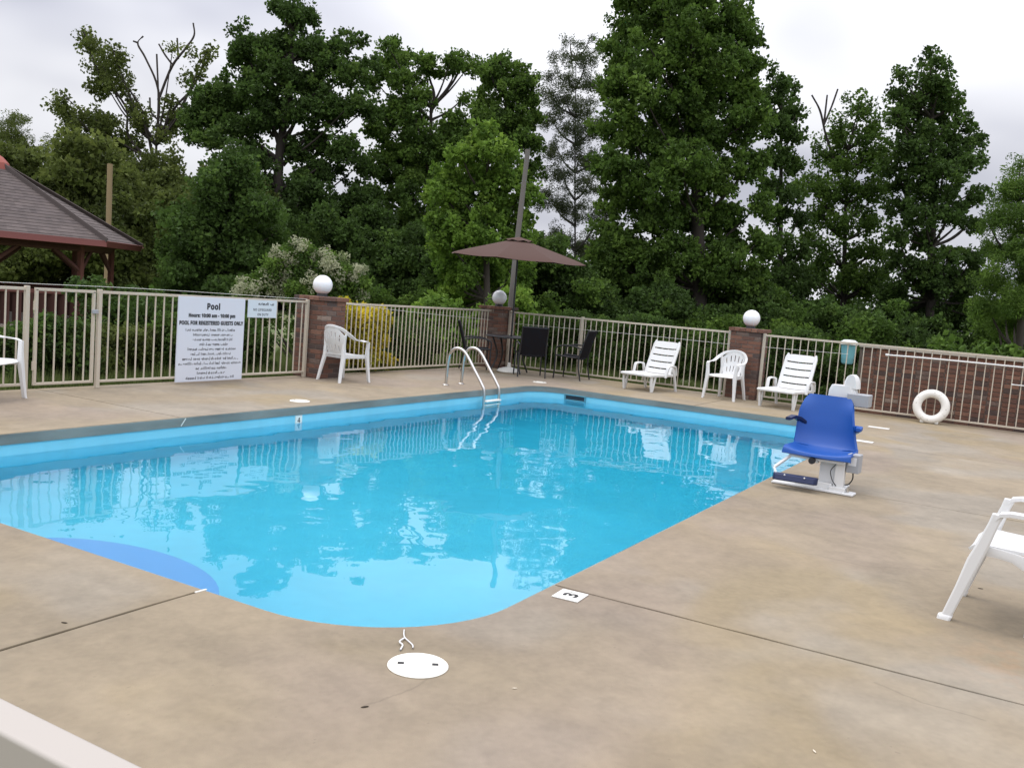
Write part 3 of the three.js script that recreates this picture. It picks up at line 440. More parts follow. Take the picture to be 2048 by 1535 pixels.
depthTile('blank pale marker tile on the deck beside the life ring', [-2.1, 0.002, -14.8], 0.3, 0.15, '', 0);
depthTile('blank pale marker tile on the deck behind the pool lift', [-1.98, 0.002, -12.85], 0.22, 0.15, '', 0);
{
  const t = thing('wall_depth_tile', 'white tile with black number 4 on the pool wall', 'depth marker', [PX0 + 0.002, -0.165, -8.38]);
  mesh('tile', rbx(0.008, 0.12, 0.12, 0, 0, 0, 0.003), std(0.7, 0.7, 0.68, 0.4), t);
  mesh('numeral', face(0.105, 0.105).translate(0.0052, 0, 0), glyph('4', 1, 1, 128), t);
  const s = thing('skimmer_opening', 'dark skimmer slot in the far pool wall beneath the coping', 'skimmer', [-7.05, -0.15, PZ0 + 0.006]);
  mesh('throat', rbx(0.36, 0.07, 0.02, 0, 0, 0, 0.003), std(0.01, 0.02, 0.03, 0.6), s); mesh('frame', [rbx(0.42, 0.02, 0.026, 0, 0.044, 0.004), rbx(0.42, 0.02, 0.026, 0, -0.044, 0.004), rbx(0.03, 0.07, 0.026, -0.195, 0, 0.004), rbx(0.03, 0.07, 0.026, 0.195, 0, 0.004)], std(0.08, 0.26, 0.33, 0.5), s);
}
{ // life ring leaning on the bars
  const t = thing('life_ring', 'white foam life ring leaning upright against the fence bars', 'life ring', [-1.585, 0.278, FZ + 0.15]); t.rotation.set(-0.16, 0.05, 0);
  const rm = dataTex(256, 64, (u, v, q) => { const n = fbm(u * 24, v * 6, 101, 4, 6), d = sstep(0.74, 0.8, n) * 0.7; q[0] = lerp(0.9, 0.45, d); q[1] = lerp(0.89, 0.42, d); q[2] = lerp(0.86, 0.36, d); }, true);
  mesh('ring', new THREE.TorusGeometry(0.215, 0.068, 20, 56), new THREE.MeshStandardMaterial({ map: rm, roughness: 0.6 }), t);
  for (const s of [-1, 1]) { const f = mesh('foot', rbx(0.06, 0.042, 0.09, 0.11 * s, -0.252, 0.028, 0.012), M.oldWhite, t); f.rotation.x = 0.16; }
}
tag(mesh('skimmer_pole', [tube([[-2.38, 1.05, FZ + 0.04], [-1.5, 1.06, FZ + 0.04], [0.7, 1.055, FZ + 0.04]], 0.014, 30, 10), cyl(0.02, 0.02, 0.05, 0, 0, 0, 12).rotateZ(Math.PI / 2).translate(-2.37, 1.05, FZ + 0.04)], M.white), 'long white pole hung along the fence in front of the brick wall', 'pole');
tag(mesh('short_pole', [tube([[-0.46, 0.77, FZ + 0.04], [0.1, 0.77, FZ + 0.04], [0.7, 0.77, FZ + 0.04]], 0.009, 20, 8), cyl(0.013, 0.013, 0.03, 0, 0, 0, 10).rotateZ(Math.PI / 2).translate(-0.46, 0.77, FZ + 0.04)], M.white), 'shorter thin white pole on the fence below the long pole', 'pole');
{
  const t = thing('blue_bucket', 'pale blue tapered bucket hung behind the fence at the brick wall end', 'bucket', [-3.04, 0.82, FZ - 0.17]);
  mesh('body', new THREE.LatheGeometry([[0, 0], [0.085, 0], [0.105, 0.1], [0.125, 0.3], [0.13, 0.33], [0.12, 0.33], [0.1, 0.02], [0, 0.02]].map((q) => new THREE.Vector2(...q)), 28), std(0.16, 0.42, 0.48, 0.5), t);
  mesh('lid', new THREE.LatheGeometry([[0, 0.425], [0.09, 0.42], [0.14, 0.39], [0.15, 0.34], [0.145, 0.332], [0, 0.332]].map((q) => new THREE.Vector2(...q)), 28), std(0.58, 0.62, 0.6, 0.5), t);
  mesh('hanger', [bar([0.05, 0.36, 0.1], [0.05, 0.36, 0.19], 0.012, 0.012), bar([0.05, 0.36, 0.19], [0.05, 0.33, 0.19], 0.012, 0.012)], M.grey, t);
}
// ---------------------------------------------------------------- pool lift
{
  const t = thing('pool_lift', 'blue seated pool lift on a white base at the pool edge', 'pool lift', [-1.72, 0, -8.86], -0.04);
  const blue = std(0.003, 0.07, 0.33, 0.5), navy = std(0.004, 0.012, 0.06, 0.5), W = M.white;
  const prof = new THREE.CatmullRomCurve3([[0.25, 0.315], [0.235, 0.36], [0.1, 0.352], [-0.05, 0.345], [-0.14, 0.37], [-0.19, 0.45], [-0.225, 0.6], [-0.26, 0.75], [-0.285, 0.845]].map(([z, y]) => V3(0, y, z)));
  mesh('seat_shell', shell((u, v) => { const c = prof.getPoint(v), s = 1 - 2 * u, hw = v < 0.45 ? lerp(0.31, 0.285, v / 0.45) : lerp(0.285, 0.225, sstep(0.45, 1, v)), rise = Math.pow(Math.abs(s), 3.2), bo = v > 0.08 && v < 0.7 ? Math.sin((v - 0.08) / 0.62 * Math.PI) : 0; const corner = v > 0.9 ? 1 - 0.16 * Math.pow((v - 0.9) / 0.1, 2) : 1, dip = v < 0.5 ? 0.028 * (1 - s * s) * Math.sin(Math.min(1, v / 0.45) * Math.PI) : 0; return [hw * s * corner - 0.055 * sstep(0.4, 0.9, v), c.y + 0.04 * rise * bo * (v < 0.5 ? 1 : 0.3) - dip, c.z + 0.07 * rise * (v > 0.35 ? sstep(0.35, 0.55, v) * sstep(1.02, 0.8, v) : 0)]; }, 28, 44, -0.026, 0.9), blue, t);
  mesh('armrest', loft([[-0.26, 0.57, -0.19, 0.026], [-0.295, 0.605, -0.15, 0.024], [-0.32, 0.625, -0.06, 0.02], [-0.335, 0.61, 0.06, 0.018]].map(([x, y, z, a]) => rectSec([x, y, z], [a * 1.4, 0, 0], [0, a * 0.8, 0])), true, 0.9), navy, t);
  mesh('armrest', loft([[0.2, 0.55, -0.19, 0.03], [0.255, 0.58, -0.16, 0.032], [0.285, 0.595, -0.09, 0.024], [0.29, 0.585, -0.02, 0.017]].map(([x, y, z, a]) => rectSec([x, y, z], [a * 1.2, 0, 0], [0, a * 0.8, 0])), true, 0.9), blue, t);
  mesh('seat_support', [rbx(0.5, 0.03, 0.34, 0, 0.292, 0.04, 0.008), bar([-0.24, 0.285, 0.18], [-0.35, 0.17, 0.3], 0.04, 0.022), bar([-0.35, 0.17, 0.3], [-0.31, 0.105, 0.33], 0.04, 0.022), bar([-0.31, 0.105, 0.33], [0.0, 0.105, 0.24], 0.024, 0.024)], W, t);
  mesh('footrest', [loft([[-0.33, 0.012], [-0.3, 0.05], [0.04, 0.052], [0.06, 0.02]].map(([x, b]) => rectSec([x, 0.105, 0.36 - (x + 0.27) * 0.1], [0, 0.03, -0.012], [0, 0.002, 0].map((q, i) => (i === 2 ? b : q)))), true, 0.6)], navy, t);
  for (const x of [-0.22, -0.04]) mesh('bolt', new THREE.SphereGeometry(0.008, 8, 6).translate(x, 0.13, 0.395), W, t);
  mesh('knob', cyl(0.03, 0.03, 0.03, 0, 0, 0, 20).rotateX(Math.PI / 2).translate(-0.03, 0.275, 0.235), M.black, t);
  mesh('pin', cyl(0.01, 0.01, 0.05, 0, 0, 0, 12).rotateX(Math.PI / 2).translate(0.02, 0.272, 0.235), M.steel, t);
  mesh('side_panel', rbx(0.14, 0.2, 0.012, 0.09, 0.185, 0.12, 0.003), std(0.62, 0.63, 0.64, 0.5), t);
  mesh('lift_post', [rbx(0.085, 0.29, 0.07, 0.205, 0.15, 0.12, 0.006), rbx(0.14, 0.04, 0.12, 0.2, 0.04, 0.12, 0.006)], W, t);
  mesh('base_plate', [rbx(0.74, 0.022, 0.15, -0.02, 0.013, 0.13, 0.008), rbx(0.3, 0.018, 0.42, 0.06, 0.012, -0.1, 0.006), rbx(0.34, 0.06, 0.05, -0.02, 0.05, 0.12, 0.008)], W, t);
  mesh('anchor_bolt', cyl(0.014, 0.014, 0.05, 0.29, 0.045, 0.14, 10), M.steel, t);
  mesh('control_box', rbx(0.11, 0.17, 0.13, 0.31, 0.29, 0.08, 0.008), M.grey, t);
  mesh('box_label', rbx(0.07, 0.075, 0.002, 0.305, 0.31, 0.1465, 0.0008), std(0.66, 0.67, 0.69, 0.5), t);
  mesh('cable', [tube([[0.31, 0.21, 0.1], [0.315, 0.15, 0.11], [0.29, 0.1, 0.12], [0.255, 0.085, 0.13]], 0.006, 24, 6), tube([[0.17, 0.27, 0.165], [0.13, 0.2, 0.17], [0.15, 0.12, 0.165], [0.19, 0.07, 0.165]], 0.004, 24, 6)], M.rubber, t);
  mesh('rear_mast', [rbx(0.12, 0.86, 0.1, 0.02, 0.43, -0.42, 0.01), loft([[0.84, 0.15], [0.9, 0.145], [0.95, 0.12]].map(([y, a]) => rectSec([0.03, y, -0.42], [a * 0.85, 0, 0], [0, 0, 0.07])), true, 0.6), loft([[0.93, 0.07], [0.99, 0.065], [1.04, 0.045], [1.06, 0.02]].map(([y, a]) => rectSec([0.105, y, -0.42], [a, 0, 0], [0, 0, 0.065])), true, 0.6)], W, t);
  mesh('battery_box', rbx(0.2, 0.12, 0.16, 0.2, 0.83, -0.36, 0.01), M.grey, t);
  mesh('mast_arm', bar([-0.04, 0.3, -0.4], [-0.04, 0.27, 0.06], 0.07, 0.05), W, t);
}
tag(mesh('joint_sealant', [bar([-3.462, -0.002, -3.06], [-3.458, -0.002, -3.13], 0.012, 0.008)], M.oldWhite), 'short white strip of sealant at the pool end of the deck joint', 'sealant');
tag(mesh('coping_streak', [bar([PX0 + 0.014, -0.09, -6.6], [PX0 + 0.014, -0.012, -6.66], 0.004, 0.012)], M.oldWhite), 'slanting white smear of filler on the grey pool coping', 'filler');
// ---------------------------------------------------------------- leaf litter and flecks on the deck
{
  const R = rand(31), leafG = () => { const a = 0.011 + R() * 0.006, s = new THREE.Shape(); s.moveTo(-a, 0); s.quadraticCurveTo(0, a * 0.55, a, 0); s.quadraticCurveTo(0, -a * 0.5, -a, 0); return flat(new THREE.ExtrudeGeometry(s, { depth: 0.002, bevelEnabled: false, curveSegments: 5 })); };
  const brown = std(0.03, 0.022, 0.012, 1), pale = std(0.6, 0.53, 0.42, 1);
  [[-3.54, -2.42, 0.4, brown, 'dark dry leaf on the slab beside the long joint'], [-2.04, -2.63, 1.0, brown, 'thin dark twig leaf on the slab below the round lid'], [-0.2, -6.29, 0.2, brown, 'small dark leaf under the wide-armed chair'], [-1.69, -3.14, 0.7, pale, 'pale curled leaf fleck on the corner slab'], [-0.57, -3.4, 2.2, pale, 'pale leaf fleck on the slab near the fence rail']].forEach(([x, z, a, m, l]) => { const q = mesh(numbered('fallen_leaf'), leafG(), m); q.position.set(x, 0.002, z); q.rotation.y = a; tag(q, l, 'leaf', 'fallen leaves on the deck'); });
}
// ---------------------------------------------------------------- gazebo, utility poles
{
  const G = groundY(-26, -15.3), t = thing('gazebo', 'octagonal gazebo with brown shingle roof and red posts beyond the fence', 'gazebo', [-26.2, G, -15.3], 0.22), n = 8, R = 3.92, ye = 2.42, ya = 4.35, red = std(0.12, 0.042, 0.032, 0.85), redDark = std(0.09, 0.036, 0.029, 0.88);
  const roof = new THREE.Group(); roof.name = 'roof'; t.add(roof);
  const shm = [[0.1, 0.08, 0.075], [0.092, 0.073, 0.069], [0.108, 0.086, 0.08], [0.096, 0.076, 0.07]].map((c, i) => { const q = dataTex(256, 64, (u, v, o) => { const tab = hash(Math.floor(u * 22), i, 7), k = fbm(u * 32, v * 8, 111 + i, 3, 8); o[0] = o[1] = o[2] = 0.72 + 0.3 * tab + 0.25 * (k - 0.5); }, false); return std(...c, 0.95, { map: q }); });
  const N = 22, rr = rand(41);
  for (let k = 0; k < n; k++) for (let c = 0; c < N; c++) {
    const a0 = (k / n) * 2 * Math.PI, a1 = ((k + 1) / n) * 2 * Math.PI, f0 = c / N, f1 = Math.min(1, (c + 1.25) / N), at = (a, f, up) => [Math.cos(a) * R * (1 - f * 0.95), lerp(ye, ya, f) + up, Math.sin(a) * R * (1 - f * 0.95)];
    const g = shell((u, v) => { const f = lerp(f0, f1, v), A = at(a0, f, 0.013 * (1 - v)), B = at(a1, f, 0.013 * (1 - v)); return [lerp(B[0], A[0], u), lerp(B[1], A[1], u), lerp(B[2], A[2], u)]; }, 6, 1, -0.018, 0.4);
    const w = R * (1 - f0 * 0.95) * 0.765 / 3; planarUV(g, (x, y, z) => { const th = Math.atan2(z, x) - (a0 + a1) / 2; return [Math.tan(th) * w + c * 0.37 + k * 0.21, y * 3]; });
    mesh('shingle_course', g, shm[Math.floor(rr() * 4)], roof);
  }
  for (let k = 0; k < n; k++) { const a = k / n * 2 * Math.PI; mesh('hip_cap', bar([Math.cos(a) * R * 1.005, ye + 0.05, Math.sin(a) * R * 1.005], [Math.cos(a) * R * 0.06, ya + 0.03, Math.sin(a) * R * 0.06], 0.2, 0.03), shm[k % 4], roof); }
  mesh('finial', [loft([[4.22, 0.42], [4.45, 0.36], [4.62, 0.2], [4.72, 0.03]].map(([y, r]) => [...Array(8)].map((_, k) => [Math.cos(k * Math.PI / 4) * r, y, -Math.sin(k * Math.PI / 4) * r])), true, 0.4)], std(0.3, 0.085, 0.065, 0.8), roof);
  for (let k = 0; k < n; k++) {
    const a0 = k / n * 2 * Math.PI, a1 = (k + 1) / n * 2 * Math.PI, P = (a, r, y) => [Math.cos(a) * r, y, Math.sin(a) * r];
    mesh('fascia', bar(P(a0, R * 1.003, ye - 0.02), P(a1, R * 1.003, ye - 0.02), 0.03, 0.18), std(0.13, 0.034, 0.027, 0.75), t);
    mesh('post', bar(P(a0, 3.1, 0), P(a0, 3.1, ye + 0.1), 0.125, 0.125), red, t);
    mesh('beam', bar(P(a0, 3.1, ye - 0.16), P(a1, 3.1, ye - 0.16), 0.1, 0.2), redDark, t);
    for (const [f, g] of [[0.0, 0.3], [1.0, 0.7]]) { const A = P(a0, 3.1, 1.7), B = P(a1, 3.1, 1.7), m = (q, y) => [lerp(A[0], B[0], q), y, lerp(A[2], B[2], q)]; mesh('brace', bar(m(f, 1.6), m(g, ye - 0.25), 0.08, 0.08), redDark, t); }
    if (k !== 1) { const A = P(a0, 3.1, 0), B = P(a1, 3.1, 0); mesh('bench_rail', bar([A[0], 1.0, A[2]], [B[0], 1.0, B[2]], 0.06, 0.12), red, t); for (let b = 0; b < 8; b++) { const q = (b + 0.5) / 8; mesh('bench_board', bar([lerp(A[0], B[0], q), 0.12, lerp(A[2], B[2], q)], [lerp(A[0], B[0], q), 0.95, lerp(A[2], B[2], q)], 0.28, 0.03).rotateY(0), redDark, t); } }
  }
  mesh('floor', cyl(3.45, 3.45, 0.12, 0, 0.05, 0, 8), std(0.25, 0.21, 0.17, 0.95), t);
  mesh('ceiling', flat(new THREE.CircleGeometry(3.85, 8)).rotateY(0).translate(0, ye - 0.01, 0), std(0.06, 0.035, 0.03, 0.9), t);
}
const poleWood = (r, g, b, s) => std(r, g, b, 0.95, { map: dataTex(64, 256, (u, v, q) => { const n = fbm(u * 20, v * 6, s, 4, 4); q[0] = q[1] = q[2] = 0.65 + 0.7 * (n - 0.2); }, false) });
tag(mesh('utility_pole', limb([[-10.36, -0.1, -17.62], [-10.45, 2.1, -17.78], [-10.52, 4.78, -18.08]], 0.075, 0.055, 14, 6, 3), poleWood(0.15, 0.137, 0.125, 121)), 'tall leaning grey wooden pole behind the brown umbrella', 'pole');
tag(mesh('wooden_pole', limb([[-32.0, -0.5, -23.2], [-32.2, 2.75, -23.34], [-32.4, 5.35, -23.45]], 0.11, 0.1, 12, 4, 5), poleWood(0.3, 0.22, 0.12, 123)), 'slim tan wooden pole rising behind the gazebo roof', 'pole');
// ---------------------------------------------------------------- vegetation
function clumpGeo(seed, n, rad, len, wid) { // small cluster of folded leaves
  const R = rand(seed), P = [], I = [];
  for (let k = 0; k < n; k++) {
    const d = V3(R() * 2 - 1, R() * 2 - 1, R() * 2 - 1).normalize(), c = d.clone().multiplyScalar(rad * Math.cbrt(R())), a = V3(R() * 2 - 1, (R() * 2 - 1) * 0.6 - 0.25, R() * 2 - 1).normalize(), b = V3(R() * 2 - 1, R() * 2 - 1, R() * 2 - 1).cross(a).normalize(), nn = a.clone().cross(b), L = len * (0.7 + 0.6 * R()), W = wid * (0.7 + 0.6 * R());
    const q = [[-L / 2, 0, 0], [-0.05 * L, W / 2, 0.18 * W], [L / 2, 0, -0.1 * L], [-0.05 * L, -W / 2, 0.18 * W]].map(([x, y, z]) => c.clone().addScaledVector(a, x).addScaledVector(b, y).addScaledVector(nn, z)), o = P.length / 3;
    q.forEach((v) => P.push(v.x, v.y, v.z)); I.push(o, o + 1, o + 2, o, o + 2, o + 3);
  }
  const g = new THREE.BufferGeometry(); g.setAttribute('position', new THREE.Float32BufferAttribute(P, 3)); g.setIndex(I); return g.toNonIndexed().computeVertexNormals() || g;
}
function clump(seed, n, rad, len, wid) { const g = clumpGeo(seed, n, rad, len, wid).toNonIndexed(); g.computeVertexNormals(); return g; }
const CL = { broad: clump(1, 20, 0.2, 0.13, 0.095), broad2: clump(2, 20, 0.22, 0.12, 0.085), fine: clump(3, 26, 0.2, 0.11, 0.03), tiny: clump(4, 22, 0.11, 0.06, 0.038), big: clump(5, 18, 0.26, 0.17, 0.13) };
const leafMat = new THREE.MeshPhysicalMaterial({ color: 0xffffff, roughness: 1, specularIntensity: 0.25, transmission: 0.42, thickness: 0, side: THREE.DoubleSide });
function crown(name, blobs, geo, density, pal, seed, parent, opt = {}) {
  const R = rand(seed), mats = [], cols = [], m4 = new THREE.Matrix4(), q = new THREE.Quaternion(), e = new THREE.Euler(), c = new THREE.Color();
  for (const [x, y, z, r] of blobs) {
    const n = Math.max(4, Math.round(density * r * r)), tone = R();
    const ns = 4 + Math.round(r * 9), sub = []; // sprays
    for (let k = 0; k < ns; k++) { const d = V3(R() * 2 - 1, R() * 2 - 1, R() * 2 - 1).normalize(), q = r * (0.35 + 0.7 * Math.pow(R(), 0.7)); sub.push([x + d.x * q, y + d.y * q * 0.85, z + d.z * q, r * (0.2 + 0.28 * R()), R()]); }
    if (opt.sprigs) for (let k = 0; k < opt.sprigs; k++) { const a = R() * 6.28, e = (R() - 0.25) * 1.4, q = r * (1.0 + 0.45 * R()); sub.push([x + Math.cos(a) * Math.cos(e) * q, y + Math.sin(e) * q, z + Math.sin(a) * Math.cos(e) * q, r * (0.1 + 0.1 * R()), R(), 1]); }
    for (let k = 0; k < n; k++) {
      const d = V3(R() * 2 - 1, R() * 2 - 1, R() * 2 - 1); if (d.lengthSq() < 0.01) d.set(0, 1, 0); d.normalize();
      const S = opt.sprigs && R() < 0.1 ? sub[ns + Math.floor(R() * opt.sprigs)] : sub[Math.floor(R() * ns)], rr = S[3] * Math.pow(R(), 0.45);
      const p = V3(S[0] + d.x * rr * 1.15, S[1] + d.y * rr * 0.75, S[2] + d.z * rr * 1.15); if (p.y < (opt.minY ?? 0.1)) p.y = (opt.minY ?? 0.1) + 0.3 * R();
      const s = (opt.size || 1) * (0.7 + 0.65 * R()); e.set(R() * 6.3, R() * 6.3, R() * 6.3); m4.compose(p, q.setFromEuler(e), V3(s, s, s)); mats.push(m4.clone());
      const t = clamp(0.25 * tone + 0.4 * S[4] + 0.35 * R()), P = pal[Math.min(pal.length - 1, Math.floor(Math.pow(t, 0.9) * pal.length))], j = 0.8 + 0.4 * R(); c.setRGB(P[0] * j, P[1] * j, P[2] * j); cols.push(c.r, c.g, c.b);
    }
  }
  const im = new THREE.InstancedMesh(geo, leafMat, mats.length); mats.forEach((m, i) => im.setMatrixAt(i, m)); im.instanceColor = new THREE.InstancedBufferAttribute(new Float32Array(cols), 3);
  im.name = name; im.castShadow = im.receiveShadow = true; im.userData.kind = 'stuff'; (parent || scene).add(im); leafCount += mats.length; return im;
}
let leafCount = 0;
const bark = (r, g, b, s) => std(r, g, b, 0.95, { map: grain });
const barkDark = bark(0.045, 0.036, 0.03), barkGrey = bark(0.09, 0.08, 0.075);
const PAL = {
  deep: [[0.036, 0.067, 0.013], [0.048, 0.089, 0.017], [0.065, 0.118, 0.022], [0.094, 0.156, 0.029]],
  mid: [[0.048, 0.090, 0.014], [0.068, 0.125, 0.020], [0.096, 0.166, 0.026], [0.132, 0.214, 0.036]],
  olive: [[0.058, 0.08, 0.017], [0.08, 0.105, 0.022], [0.105, 0.135, 0.03], [0.14, 0.17, 0.04]],
  light: [[0.066, 0.126, 0.017], [0.098, 0.178, 0.024], [0.138, 0.234, 0.032], [0.192, 0.300, 0.043]],
  grey: [[0.05, 0.066, 0.03], [0.066, 0.086, 0.036], [0.085, 0.105, 0.042]],
  gold: [[0.2, 0.21, 0.014], [0.4, 0.35, 0.02], [0.58, 0.48, 0.034], [0.68, 0.54, 0.045]],
};
